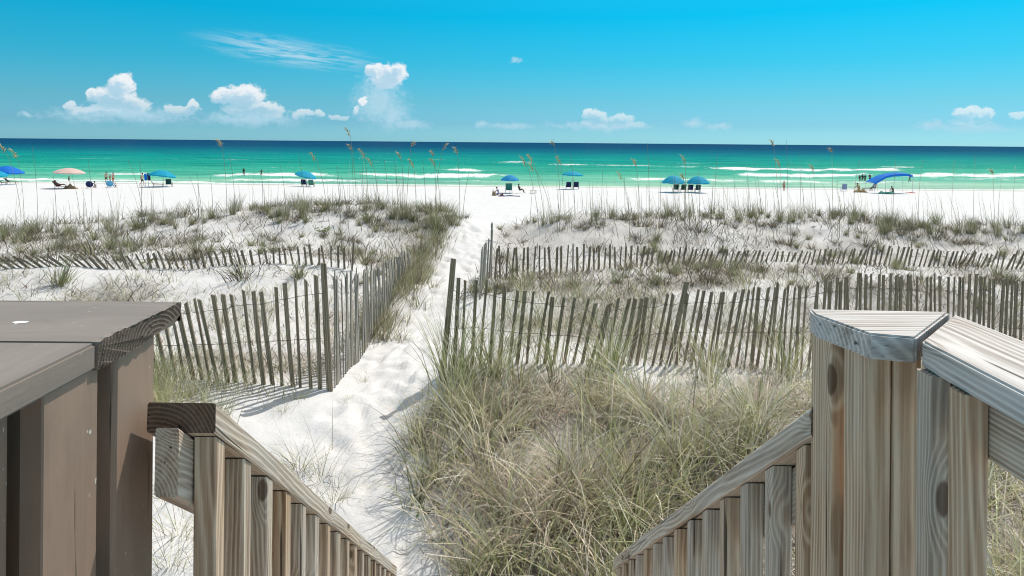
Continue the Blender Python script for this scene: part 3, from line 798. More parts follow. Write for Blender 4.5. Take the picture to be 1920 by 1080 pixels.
def fence(label, group, ctrl, spacing, width, material, key, wires=(0.45, 0.85), posts=(), jitter=0.03, skip=(), seed=1, d_step=False):
    """ctrl: rows (px base, py base or None, px top, py top, distance)"""
    rr = random.Random(seed)
    root = empty('sand_fence'); tag(root, label, 'fence', group)
    C = np.array([[c[0], c[1], c[2], c[3], c[4]] for c in ctrl], float)
    # walk along the ground line
    pts = []
    base = [at(c[0], c[1], c[4]) for c in C]
    seg = np.array([0.0] + [math.hypot(b.x - a.x, b.y - a.y) for a, b in zip(base, base[1:])]).cumsum()
    n = int(seg[-1] / spacing) + 1
    tops = []
    for i in range(n):
        s = min(seg[-1], max(0.0, i * spacing + rr.uniform(-0.12, 0.12) * spacing))
        row = [np.interp(s, seg, C[:, k]) for k in range(5)]
        b3 = Vector([np.interp(s, seg, [q[k] for q in base]) for k in range(3)])
        d = b3.y
        tp = at(row[2] + 0, row[3], d)
        # keep the sideways lean relative to the base point
        b_px = at(row[0], row[1], d)
        lean = tp - b_px
        g = float(height(b3.x, b3.y))
        b3.z = min(g, b3.z + 0.06)
        top = Vector((b3.x + lean.x, b3.y + lean.y, tp.z)) + Vector((rr.uniform(-1, 1) * jitter, rr.uniform(-1, 1) * jitter * 0.8, rr.uniform(-1, 0.6) * jitter))
        if top.z < b3.z + 0.10: top.z = b3.z + 0.10
        isp = any(abs(i - p) < 0.5 for p in posts)
        if i in skip:
            tops.append((b3, top)); continue
        X = (top - b3); h = X.length; X.normalize()
        fr = base[-1] - base[0]
        j0 = max(0.0, s - 0.2); j1 = min(seg[-1], s + 0.2)
        p0 = Vector([np.interp(j0, seg, [q[k] for q in base]) for k in range(2)] + [0.0]); p1 = Vector([np.interp(j1, seg, [q[k] for q in base]) for k in range(2)] + [0.0])
        along = (p1 - p0).normalized() if (p1 - p0).length > 1e-6 else Vector((1, 0, 0))
        Y = (along - X * along.dot(X)).normalized(); Z = X.cross(Y)
        Rm = Matrix((X, Y, Z)).transposed().to_4x4() @ Matrix.Rotation(rr.uniform(-0.25, 0.25), 4, 'X')
        hq = round(max(0.15, h) / 0.05) * 0.05
        wv = width * rr.choice((0.8, 0.95, 1.05, 1.25))
        if isp:
            hq += 0.14; wv = width * 1.75
        o = obj('fence_post' if isp else 'picket', lath_mesh(hq, wv, material, key), root)
        Rm.translation = b3; o.matrix_local = Rm
        tops.append((b3, top))
    for w in wires:
        for (off) in (0.0, 0.012):
            bm = bmesh.new()
            P = []
            for i, (b, t_) in enumerate(tops):
                zz = b.lerp(t_, w if w < 1 else 1)
                P.append(zz + Vector((0, 0.016 * (1 if (i + (off > 0)) % 2 else -1), off * (1 if i % 2 else -1) * 0.4)))
            add_tube(bm, P, 0.0022, 4)
            obj('wire', bm_mesh('wire', bm, M_WIRE), root)
    return root

G_F = 'wooden sand fences across the dunes'
fence('dark picket sand fence on the left in front of the path corner', G_F,
      [(618, 728, 607, 516, 6.9), (561, 727, 551, 528, 6.9), (494, 721, 471, 545, 6.9), (422, 716, 391, 555, 6.9), (361, 697, 330, 566, 6.95), (314, 706, 285, 572, 7.0), (250, 712, 220, 580, 7.05), (120, 715, 95, 590, 7.1)],
      0.094, 0.033, M_LATH, 'dark', posts=(0,), seed=3, jitter=0.02)
fence('weathered sand fence running away along the left side of the path', G_F,
      [(628, 726, 622, 516, 7.0), (655, 700, 652, 512, 7.7), (683, 663, 679, 506, 8.5), (718, 608, 712, 497, 9.8), (735, 568, 730, 486, 10.6), (772, 520, 765, 470, 12.6)],
      0.100, 0.034, M_LATH_SUNLIT, 'pale', seed=5, jitter=0.05)
fence('dark leaning sand fence right of the path, behind the grass mound', G_F,
      [(831, 697, 843, 513, 7.0), (882, 698, 890, 524, 7.03), (932, 699, 941, 536, 7.05), (985, 700, 1001, 545, 7.1), (1052, 700, 1075, 556, 7.15), (1108, 700, 1140, 568, 7.2), (1140, 698, 1168, 560, 7.3),
       (1215, 696, 1240, 553, 7.45), (1300, 694, 1328, 548, 7.6), (1400, 692, 1421, 540, 7.8), (1500, 690, 1513, 530, 8.1), (1560, 690, 1566, 520, 8.3), (1640, 690, 1643, 514, 8.6), (1760, 692, 1763, 516, 8.9), (1850, 696, 1856, 520, 9.2), (1960, 700, 1965, 530, 9.5)],
      0.096, 0.032, M_LATH, 'dark', posts=(0, 26), seed=8, jitter=0.035)
fence('half buried sand fence on the left below the far dune', G_F,
      [(-60, 506, -95, 476, 10.2), (25, 506, -8, 480, 10.3), (120, 508, 93, 480, 10.4), (202, 508, 180, 478, 10.45), (240, 509, 224, 476, 10.5), (297, 502, 287, 474, 10.7), (389, 500, 381, 470, 10.8), (475, 499, 469, 467, 10.9), (535, 501, 530, 463, 11.0), (594, 506, 591, 459, 11.1), (660, 509, 659, 460, 11.2)],
      0.102, 0.031, M_LATH, 'dark', seed=12, wires=(0.6,), jitter=0.03)
fence('half buried sand fence on the right below the far dune', G_F,
      [(928, 516, 930, 464, 12.2), (970, 518, 972, 462, 12.3), (1060, 514, 1060, 462, 12.4), (1150, 505, 1152, 460, 12.6), (1250, 500, 1258, 466, 12.8), (1345, 500, 1356, 468, 12.9), (1450, 490, 1456, 470, 13.0), (1560, 494, 1568, 468, 13.1), (1650, 496, 1660, 462, 13.3), (1760, 500, 1770, 470, 13.4), (1850, 500, 1860, 474, 13.5), (1960, 500, 1980, 466, 13.6)],
      0.102, 0.031, M_LATH, 'dark', seed=17, wires=(0.6,), jitter=0.035)
fence('short run of tall pickets seen edge on at the right side of the path', G_F,
      [(900, 560, 903, 470, 10.6), (906, 530, 909, 456, 11.6), (914, 522, 917, 448, 12.2), (921, 520, 924, 434, 12.6)],
      0.20, 0.040, M_LATH_SUNLIT, 'pale', posts=(9, 10), seed=21, wires=(0.7,), jitter=0.02)

# ---------------------------------------------------------------- grasses
def make_blades(base, azim, length, th0, th1, width, color, seg=4, seed=0, tipcol=None):
    """arching blades; th0/th1 = angle from the vertical at foot and tip"""
    N = len(base); r_ = np.random.default_rng(seed)
    dirx, diry = np.sin(azim), np.cos(azim)
    pts = np.zeros((N, seg + 1, 3)); pts[:, 0] = base
    for k in range(seg):
        th = th0 + (th1 - th0) * ((k + 0.5) / seg) ** 1.2
        st_ = length / seg
        pts[:, k + 1, 0] = pts[:, k, 0] + np.sin(th) * dirx * st_
        pts[:, k + 1, 1] = pts[:, k, 1] + np.sin(th) * diry * st_
        pts[:, k + 1, 2] = pts[:, k, 2] + np.cos(th) * st_
    fa = azim + r_.uniform(0, PI, N)
    sx_, sy_ = np.cos(fa), np.sin(fa)
    V_ = np.zeros((N, 2 * seg + 1, 3)); Cc = np.zeros((N, 2 * seg + 1, 3))
    for k in range(seg):
        w = width * 0.5 * (1 - (k / seg) ** 1.6 * 0.85)
        off = np.stack([sx_ * w, sy_ * w, 0 * w], -1)
        V_[:, 2 * k] = pts[:, k] - off; V_[:, 2 * k + 1] = pts[:, k] + off
        f = k / seg
        cc = color * (1 - f) + (tipcol if tipcol is not None else color) * f
        if k == 0: cc = cc * 0.45 + np.array([0.10, 0.075, 0.045]) * 0.55  # blade foot browned and darkened, putting clump shade into its colour
        Cc[:, 2 * k] = cc; Cc[:, 2 * k + 1] = cc
    V_[:, 2 * seg] = pts[:, seg]; Cc[:, 2 * seg] = tipcol if tipcol is not None else color
    tri = []
    for k in range(seg - 1):
        a = 2 * k; tri += [(a, a + 1, a + 3), (a, a + 3, a + 2)]
    a = 2 * (seg - 1); tri.append((a, a + 1, a + 2))
    tri = np.array(tri)
    Fc = (np.arange(N)[:, None, None] * (2 * seg + 1) + tri[None]).reshape(-1, 3)
    return V_.reshape(-1, 3), Fc, Cc.reshape(-1, 3)
class Heap:
    def __init__(s): s.v = []; s.f = []; s.c = []; s.n = 0
    def add(s, V_, F_, C_):
        s.v.append(V_); s.f.append(F_ + s.n); s.c.append(C_); s.n += len(V_)
    def build(s, name, m, parent=None, link=True):
        return mesh_np(name, np.concatenate(s.v), np.concatenate(s.f), m, parent, colors=np.concatenate(s.c), link=link)
GREEN = np.array([0.34, 0.38, 0.155]); OLIVE = np.array([0.20, 0.21, 0.095]); YEL = np.array([0.58, 0.57, 0.31]); STRAW = np.array([0.68, 0.60, 0.45])
PINKY = np.array([0.54, 0.43, 0.34]); GREYB = np.array([0.32, 0.275, 0.205]); DARKB = np.array([0.060, 0.046, 0.032]); WHITEB = np.array([0.78, 0.73, 0.62])
def cols(r_, N, choices, probs, jit=0.16):
    k = r_.choice(len(choices), N, p=np.array(probs) / sum(probs))
    c = np.array(choices)[k]
    return np.clip(c * (1 + r_.normal(0, jit, (N, 1))) * (1 + r_.normal(0, 0.04, (N, 3))), 0.01, 0.9)
def clumps(heap, centres, per, spread, len_rng, th_rng, curl, width, choices, probs, seed, zoff=-0.02, grow=None, droop=0.0, back=None):
    r_ = np.random.default_rng(seed)
    K = len(centres)
    cnt = np.maximum(3, (per * r_.uniform(0.5, 1.5, K)).astype(int))
    ci = np.repeat(np.arange(K), cnt); N = len(ci)
    size = r_.uniform(0.75, 1.25, K)[ci] * (grow[ci] if grow is not None else 1.0)
    az_ = r_.uniform(0, 2 * PI, N)
    rr = np.abs(r_.normal(0, spread, N))
    x = centres[ci, 0] + np.cos(az_) * rr; y = centres[ci, 1] + np.sin(az_) * rr
    z = height(x, y) + zoff
    outward = np.arctan2(x - centres[ci, 0], y - centres[ci, 1]) + r_.normal(0, 0.6, N)
    L_ = r_.uniform(*len_rng, N) * size
    if back is not None: L_ = L_ * (1 - 0.38 * sstep(y, back[0], back[1]))
    th0 = np.abs(r_.normal(th_rng[0], th_rng[1], N)); th1 = th0 + np.abs(r_.normal(curl, curl * 0.45, N)) + droop
    w = width * r_.uniform(0.6, 1.3, N)
    hue = r_.normal(0, 0.10, K)[ci][:, None]
    c = cols(r_, N, choices, probs) * (1 + hue)
    tip = c * 0.75 + STRAW * 0.25
    heap.add(*make_blades(np.stack([x, y, z], -1), outward, L_, th0, th1, w, c, 4, seed + 1, tip))

def scatter(n, x0, x1, y0, y1, dens, seed):
    r_ = np.random.default_rng(seed)
    x = r_.uniform(x0, x1, n); y = r_.uniform(y0, y1, n)
    keep = r_.uniform(0, 1, n) < dens(x, y)
    return np.stack([x[keep], y[keep]], -1)

# the thick grass mound in front, right of the path
edge_f = lambda y: np.interp(y, PATH_Y, PATH_R)
def mound_d(x, y):
    return sstep(x, edge_f(y) + 0.02, edge_f(y) + 0.30) * (1 - 0.75 * sstep(y, 6.1, 6.9)) * (1 - sstep(y, 6.9, 7.3)) * (0.16 + 0.84 * sstep(fbm(x / 0.42, y / 0.42, 3, 88) + 0.5, 0.44, 0.54))
h = Heap()
c1 = scatter(1350, -1.3, 7.5, 3.2, 7.3, mound_d, 101)
gshade = fbm(c1[:, 0] / 0.8, c1[:, 1] / 0.8, 2, 33)
green_c = c1[gshade > 0.0]; dry_c = c1[gshade <= 0.0]
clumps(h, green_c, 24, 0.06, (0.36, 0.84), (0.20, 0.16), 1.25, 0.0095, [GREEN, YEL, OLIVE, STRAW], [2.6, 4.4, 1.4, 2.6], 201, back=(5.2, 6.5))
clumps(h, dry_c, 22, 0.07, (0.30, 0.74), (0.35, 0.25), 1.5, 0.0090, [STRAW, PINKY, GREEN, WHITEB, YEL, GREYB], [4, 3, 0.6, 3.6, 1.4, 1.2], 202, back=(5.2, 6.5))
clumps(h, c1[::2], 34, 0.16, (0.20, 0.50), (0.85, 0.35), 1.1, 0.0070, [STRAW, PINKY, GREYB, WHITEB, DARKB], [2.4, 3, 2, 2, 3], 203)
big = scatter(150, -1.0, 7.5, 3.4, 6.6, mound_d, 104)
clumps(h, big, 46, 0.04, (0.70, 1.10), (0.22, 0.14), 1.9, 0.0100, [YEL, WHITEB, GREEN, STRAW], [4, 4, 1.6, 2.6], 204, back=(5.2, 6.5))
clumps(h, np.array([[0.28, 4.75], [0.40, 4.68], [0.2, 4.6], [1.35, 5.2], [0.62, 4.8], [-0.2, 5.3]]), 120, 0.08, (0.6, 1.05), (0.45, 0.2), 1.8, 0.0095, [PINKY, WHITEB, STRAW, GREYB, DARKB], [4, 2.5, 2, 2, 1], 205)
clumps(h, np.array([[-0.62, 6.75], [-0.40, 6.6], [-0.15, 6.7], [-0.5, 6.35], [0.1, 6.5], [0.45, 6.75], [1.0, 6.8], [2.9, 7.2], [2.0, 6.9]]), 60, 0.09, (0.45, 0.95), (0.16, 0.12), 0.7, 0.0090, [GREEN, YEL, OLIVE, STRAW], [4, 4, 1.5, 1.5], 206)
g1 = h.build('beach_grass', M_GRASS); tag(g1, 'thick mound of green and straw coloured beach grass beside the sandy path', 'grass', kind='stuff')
# dead mat of stems lying flat
def litter_layer(n, x0, x1, y0, y1, dens, lens, width, choices, probs, seed, lift=0.012):
    hh = Heap(); p = scatter(n, x0, x1, y0, y1, dens, seed); r_ = np.random.default_rng(seed + 5)
    N = len(p); z = height(p[:, 0], p[:, 1]) + r_.uniform(0.0, lift, N)
    hh.add(*make_blades(np.stack([p[:, 0], p[:, 1], z], -1), r_.uniform(0, 2 * PI, N), r_.uniform(*lens, N), r_.uniform(0.95, 1.45, N), r_.uniform(1.35, 1.75, N), width * r_.uniform(0.5, 1.4, N), cols(r_, N, choices, probs), 3, seed + 7))
    return hh
h = litter_layer(26000, -1.2, 7.5, 3.0, 7.6, mound_d, (0.12, 0.40), 0.007, [STRAW, PINKY, GREYB, WHITEB, DARKB], [2.4, 3, 3, 1.2, 5], 301, 0.12)  # extra dark stems colour in the shade of the mound's hollows
g2 = h.build('dead_grass_thatch', M_STRAW); tag(g2, 'dry pinkish thatch of dead stems under the grass mound', 'dead grass', kind='stuff')

# grass behind and between the fences
h = Heap()
def behind_d(x, y): return (0.30 + 0.7 * sstep(fbm(x / 1.0, y / 1.0, 3, 44) + 0.5, 0.42, 0.58)) * sstep(x, -0.45, -0.1) * (1 - 0.45 * sstep(x, 1.8, 3.0)) * (1 - 0.6 * sstep(y, 9.5, 11.5))
c2 = scatter(620, -0.6, 10, 7.3, 12.2, behind_d, 111)
clumps(h, c2, 26, 0.10, (0.18, 0.50), (0.35, 0.25), 1.0, 0.0065, [GREEN, YEL, OLIVE, STRAW, GREYB], [3, 3, 3, 2.5, 2.5], 211)
near_l = lambda x, y: (0.12 + 0.55 * sstep(fbm(x / 0.9, y / 0.9, 3, 45) + 0.5, 0.46, 0.60))
c3 = scatter(700, -9.5, -1.95, 6.4, 10.2, near_l, 112)
clumps(h, c3, 20, 0.10, (0.14, 0.42), (0.4, 0.3), 1.0, 0.006, [GREEN, YEL, OLIVE, STRAW, GREYB], [2, 2.5, 2.5, 2.5, 3], 212)
c3b = scatter(90, -4.3, -2.6, 6.0, 6.9, lambda x, y: 0.8 + 0 * x, 113)
clumps(h, c3b, 34, 0.08, (0.2, 0.55), (0.3, 0.2), 0.9, 0.0052, [GREEN, YEL, STRAW, PINKY], [3, 3, 2, 1], 213)
# olive growth hugging the fence along the path
def side_d(x, y): return np.exp(-((x + 1.72 - 0.03 * (y - 12)) / 0.22) ** 2) * sstep(y, 8.2, 9.6)
c4 = scatter(520, -2.6, -1.2, 8.2, 16.6, side_d, 114)
clumps(h, c4, 32, 0.09, (0.14, 0.42), (0.35, 0.22), 0.8, 0.0085, [OLIVE, GREEN, YEL, GREYB, STRAW, DARKB], [3, 2, 1.4, 3, 1.5, 2], 214)
c4b = scatter(170, -3.6, -1.35, 12.4, 16.8, lambda x, y: 0.10 + 0.6 * sstep(fbm(x / 0.6, y / 0.6, 3, 46) + 0.5, 0.48, 0.6), 115)
clumps(h, c4b, 30, 0.12, (0.12, 0.38), (0.4, 0.25), 0.8, 0.009, [OLIVE, GREEN, GREYB, YEL, DARKB], [3, 1.6, 3, 1, 2.5], 215)
g3 = h.build('fence_grass', M_GRASS); tag(g3, 'patchy olive and yellow grass growing between the sand fences', 'grass', kind='stuff')

# wiry dead stems over the dune faces
h = Heap()
def face_d(x, y):
    return (1 - path_mask(x, y)) * (0.25 + 0.75 * sstep(fbm(x / 1.3, y / 1.3, 4, 47) + 0.5, 0.44, 0.60))
p = scatter(30000, -13, 13.5, 10.4, 17.4, face_d, 121); r_ = np.random.default_rng(121); N = len(p)
h.add(*make_blades(np.stack([p[:, 0], p[:, 1], height(p[:, 0], p[:, 1]) - 0.01], -1), r_.uniform(0, 2 * PI, N), r_.uniform(0.10, 0.48, N), r_.uniform(0.1, 1.4, N), r_.uniform(0.8, 2.0, N), 0.0115 * r_.uniform(0.5, 1.3, N), cols(r_, N, [GREYB, DARKB, OLIVE, STRAW], [4, 6, 2, 1.2]), 3, 122))
p = scatter(40000, -9, 9, 7.2, 12.4, lambda x, y: litter_density(x, y) * 1.2, 123); N = len(p)
h.add(*make_blades(np.stack([p[:, 0], p[:, 1], height(p[:, 0], p[:, 1]) + 0.0], -1), r_.uniform(0, 2 * PI, N), r_.uniform(0.08, 0.34, N), r_.uniform(0.5, 1.45, N), r_.uniform(1.0, 1.8, N), 0.0085 * r_.uniform(0.5, 1.3, N), cols(r_, N, [GREYB, DARKB, PINKY, STRAW], [4, 6, 2, 2.4]), 3, 124))
p = scatter(500, -2.6, -0.3, 4.2, 15.0, lambda x, y: 0.5 + 0 * x, 125); N = len(p)
h.add(*make_blades(np.stack([p[:, 0], p[:, 1], height(p[:, 0], p[:, 1]) + 0.006], -1), r_.uniform(0, 2 * PI, N), r_.uniform(0.05, 0.22, N), r_.uniform(1.3, 1.55, N), r_.uniform(1.5, 1.62, N), 0.004 * r_.uniform(0.5, 1.3, N), cols(r_, N, [GREYB, PINKY, STRAW], [3, 2, 2]), 3, 126))
g4 = h.build('dead_stems', M_STRAW); tag(g4, 'wiry grey-brown dead stems scattered over the white dunes', 'dead stems', kind='stuff')

# bare thin stems standing along the crest
h = Heap()
r_ = np.random.default_rng(131)
N = 560
x = r_.uniform(-13, 13.5, N); y = r_.uniform(14.6, 17.4, N)
k = fbm(x / 1.4, y * 0, 3, 58) + 0.5 + r_.normal(0, 0.08, N)
sel = (k > 0.44) & (path_mask(x, y) < 0.3)
x = x[sel]; y = y[sel]; N = len(x)
h.add(*make_blades(np.stack([x, y, height(x, y) - 0.02], -1), r_.uniform(-2.2, 0.6, N), r_.uniform(0.45, 1.25, N), np.abs(r_.normal(0.04, 0.08, N)), np.abs(r_.normal(0.28, 0.2, N)), 0.011 * r_.uniform(0.6, 1.2, N), cols(r_, N, [GREYB, OLIVE, STRAW], [4, 3, 1.5]), 4, 132))
g5 = h.build('bare_grass_stems', M_GRASS); tag(g5, 'thin bare grass stems rising along the dune crest against the sea', 'grass stems', kind='stuff')

# individual tufts
def tuft_mesh(seed, n, hmax, choices, probs, width=0.010, spread=0.07, curl=0.7, th=0.28):
    hh = Heap(); r2 = np.random.default_rng(seed)
    az_ = r2.uniform(0, 2 * PI, n); rr = np.abs(r2.normal(0, spread, n))
    b = np.stack([np.cos(az_) * rr, np.sin(az_) * rr, np.full(n, -0.03)], -1)
    L_ = r2.uniform(0.35, 1.0, n) * hmax
    t0 = np.abs(r2.normal(th, 0.2, n)); t1 = t0 + np.abs(r2.normal(curl, curl * 0.5, n))
    c = cols(r2, n, choices, probs)
    hh.add(*make_blades(b, np.arctan2(b[:, 0], b[:, 1]) + r2.normal(0, 0.5, n), L_, t0, t1, width * r2.uniform(0.6, 1.2, n), c, 4, seed, c * 0.8 + STRAW * 0.2))
    return (np.concatenate(hh.v), np.concatenate(hh.f), np.concatenate(hh.c))
T_GREEN = [tuft_mesh(400 + k, 90, 0.62, [OLIVE, GREEN, YEL, GREYB], [4, 3, 1.2, 2], 0.012) for k in range(4)]
T_DARK = [tuft_mesh(410 + k, 75, 0.50, [DARKB, OLIVE, GREYB, GREEN], [6, 2, 3, 0.6], 0.0125, 0.12, 0.9, 0.55) for k in range(4)]
T_TALL = [tuft_mesh(420 + k, 70, 0.95, [OLIVE, GREEN, GREYB, STRAW], [3, 1.6, 4, 1.4], 0.010, 0.08, 0.45, 0.18) for k in range(4)]
T_FINE = [tuft_mesh(430 + k, 60, 0.60, [GREEN, YEL, STRAW, GREYB], [2, 2, 2, 2], 0.005, 0.10, 0.8, 0.5) for k in range(3)]
_tm = {}
def place_tuft(px, py, kind, label, group, s=1.0, heap=None, p=None):
    """heap: becomes part of a mass; otherwise a thing of its own"""
    if p is None: p = ray_ground(px, py)
    if p is None or p.y > 19: return
    rr = random.Random(int(px * 7 + py))
    k = rr.randrange(len(kind)); V_, F_, C_ = kind[k]
    a = rr.uniform(0, 6.28); s *= rr.uniform(0.8, 1.2)
    if heap is not None:
        c_, s_ = math.cos(a) * s, math.sin(a) * s
        W = np.stack([V_[:, 0] * c_ - V_[:, 1] * s_ + p.x, V_[:, 0] * s_ + V_[:, 1] * c_ + p.y, V_[:, 2] * s + p.z], -1)
        heap.add(W, F_, C_); return
    key = (id(kind), k)
    if key not in _tm: _tm[key] = mesh_np('grass_tuft', V_, F_, M_GRASS, colors=C_, link=False)
    o = obj('grass_tuft', _tm[key], None, (p.x, p.y, p.z), (0, 0, a)); o.scale = (s, s, s)
    tag(o, label, 'grass tuft', group)
ztuft = random.Random(77)
crest = Heap(); slope = Heap()
for rep in range(2):
    for px in range(0, 870, 11):
        cy = np.interp(px, [0, 130, 210, 300, 450, 600, 700, 790, 860], [436, 436, 430, 412, 398, 392, 388, 398, 408])
        keep = 0.35 + 0.9 * (fbm(np.array([px / 70.0 + rep * 0.1]), np.array([rep * 1.7]), 2, 93)[0] + 0.5)
        if 128 < px < 215: keep *= 0.35
        if ztuft.random() > keep * 0.62: continue
        place_tuft(px + ztuft.uniform(-9, 9), cy + ztuft.uniform(-2, 20), ztuft.choice((T_TALL, T_TALL, T_GREEN, T_DARK)), None, None, 0.60, crest)
    for px in range(1015, 1930, 11):
        cy = np.interp(px, [1020, 1100, 1350, 1600, 1700, 1850, 1930], [420, 406, 402, 406, 420, 429, 430])
        keep = 0.35 + 0.9 * (fbm(np.array([px / 70.0 + rep * 0.1]), np.array([rep * 1.7]), 2, 94)[0] + 0.5)
        if 1500 < px < 1570: keep *= 0.6
        if 1600 < px < 1800: keep *= 1.5
        if ztuft.random() > keep * 0.62: continue
        place_tuft(px + ztuft.uniform(-9, 9), cy + ztuft.uniform(-2, 16), ztuft.choice((T_TALL, T_TALL, T_GREEN, T_DARK)), None, None, 0.56, crest)
rsl = np.random.default_rng(515)
ok = scatter(850, -12, 13, 10.6, 16.8, lambda x, y: (1 - path_mask(x, y)) * (0.16 + 0.84 * sstep(fbm(x / 1.1, y / 1.1, 3, 47) + 0.5, 0.44, 0.60)), 516)
for (x, y) in ok:
    place_tuft(x * 100 + 3000, y * 100, T_DARK if rsl.random() < 0.72 else T_GREEN, None, None, 0.42 + 0.25 * rsl.random(), slope, Vector((x, y, float(height(x, y)))))
tag(crest.build('crest_grass', M_GRASS), 'band of olive grass along the dune crest against the white beach', 'grass', kind='stuff')
tag(slope.build('slope_scrub', M_GRASS), 'low dark scrub scattered over the white dune slopes', 'scrub', kind='stuff')
G_S = 'scrubby tufts on the dune slopes'
SCRUB = [(60, 452, 'dark scrubby tuft on the far left dune slope near the picture edge', 0), (258, 430, 'dark grass tuft on the crest dip, first right of the bare sand at far left', 1), (372, 486, 'tall tuft growing through the left half buried fence, nearer the path', 0), (172, 478, 'tuft directly above the left half buried fence, nearer the picture edge', 0),
         (112, 535, 'olive tuft in front of the left half buried fence at the far left', 1), (650, 452, 'dark bushy tuft on the slope below the yellow-green leafy plants', 0), (455, 522, 'brownish tuft between the two left sand fences', 0), (560, 522, 'grey tuft behind the left fence corner pickets', 1), (820, 430, 'olive tuft at the top left edge of the sandy path', 1),
         (1115, 470, 'dark bushy tuft behind the right half buried fence, nearest the path', 0), (1238, 428, 'dark tuft on the right crest below the adjoining teal umbrellas', 0), (1315, 438, 'sprawling dark tuft below the low leafy plant of the right dune', 0), (1172, 506, 'dark tuft at the foot of the right half buried fence', 0), (1395, 502, 'dark tuft in the middle of the right half buried fence', 0),
         (1478, 462, 'tall dark tuft on the slope below the lone sunburnt bather', 0), (1620, 462, 'brown tuft above the right half buried fence below the blue canopy', 0), (1752, 448, 'dark tuft on the slope right of the blue canopy', 0), (1795, 500, 'dark tuft growing through the right half buried fence near the right edge', 0), (1895, 452, 'scrubby tuft on the slope at the right picture edge', 0), (1325, 532, 'tuft of dead stems between the two right fences, above the leaning pickets', 0)]
for (px, py, lb, g_) in SCRUB:
    place_tuft(px, py, T_GREEN if g_ else T_DARK, lb, G_S, 1.0)
FINE = [(600, 905, 1.15, 'largest wispy grass tuft on the sand beside the left stair railing'), (560, 880, 0.8, 'wispy tuft on the sand just left of the largest one by the left stair railing'), (625, 950, 0.7, 'small wispy tuft on the sand closest to the left stair handrail'),
        (655, 760, 0.35, 'small dry tuft on the path just below the left fence corner'), (560, 750, 0.5, 'small dark dry tuft on bare sand left below the fence corner'), (530, 775, 0.45, 'small dry tuft above the sawn end of the left handrail'), (680, 720, 0.4, 'small dry tuft beside the pale fence at the path edge'),
        (335, 1000, 0.9, 'straw tuft seen between the brown post and the first left baluster, middle height'), (320, 930, 0.8, 'straw tuft right of the brown post under the left handrail end'), (318, 1062, 0.9, 'straw tuft at the bottom edge beside the brown post'), (440, 1010, 0.8, 'straw tuft behind the second and third left balusters'), (500, 1060, 0.7, 'straw tuft behind the fourth left baluster at the bottom edge')]
for (px, py, s, lb) in FINE:
    place_tuft(px, py, T_FINE, lb, 'wispy tufts on the sand in front of the fences', s)

# sea oats with seed heads
M_OAT = foliage_material('sea_oat_seed', 0.4, 0.7)
oat_list = []
def sea_oat(px_top, py_top, px_base, py_base, head, bend=0.25):
    p = ray_ground(px_base, py_base)
    if p is None or p.y > 18.5: return
    tp = at(px_top, py_top, p.y)
    H = tp.z - p.z; rr = random.Random(int(px_top * 3 + py_top))
    if H > 1.9 or H < 0.2:
        H = min(max(H, 0.3), 1.9); 
    root = empty('sea_oat', p)
    dxx = tp.x - p.x
    pts = [Vector((dxx * (t_ ** 1.8), 0.03 * math.sin(t_ * 3), H * t_)) for t_ in (0, 0.25, 0.5, 0.75, 1.0)]
    col_ = np.array([0.34, 0.31, 0.22]) if not head else np.array([0.44, 0.38, 0.23])
    bm = bmesh.new(); add_tube(bm, [q - Vector((0, 0, 0.03)) if i == 0 else q for i, q in enumerate(pts)], [0.0050, 0.0046, 0.0042, 0.0036, 0.0028], 4)
    me = bm_mesh('stem', bm, M_GRASS)
    a = me.color_attributes.new('tint', 'FLOAT_COLOR', 'POINT'); a.data.foreach_set('color', np.tile(np.append(col_, 1), len(me.vertices)).astype(np.float32))
    obj('stem', me, root)
    if head:
        hh = Heap(); r2 = np.random.default_rng(int(px_top))
        n = 46; t_ = r2.uniform(0, 1, n); L_ = 0.30 * head
        sgn = 1 if dxx >= 0 else -1
        bx = dxx + sgn * 0.10 * head * t_ ** 1.6; bz = H - 0.16 + L_ * t_ - 0.10 * head * t_ ** 2
        b = np.stack([bx, r2.normal(0, 0.008, n), bz], -1)
        c = cols(r2, n, [np.array([0.66, 0.56, 0.32]), np.array([0.54, 0.46, 0.25])], [1, 1])
        hh.add(*make_blades(b, sgn * PI / 2 + r2.normal(0, 0.9, n), r2.uniform(0.06, 0.13, n), r2.uniform(0.3, 0.9, n), r2.uniform(1.6, 2.6, n), 0.017 * r2.uniform(0.7, 1.2, n), c, 3, int(px_top)))
        hh.build('seed_head', M_OAT, root)
    oat_list.append([px_top, py_top, bool(head), root])
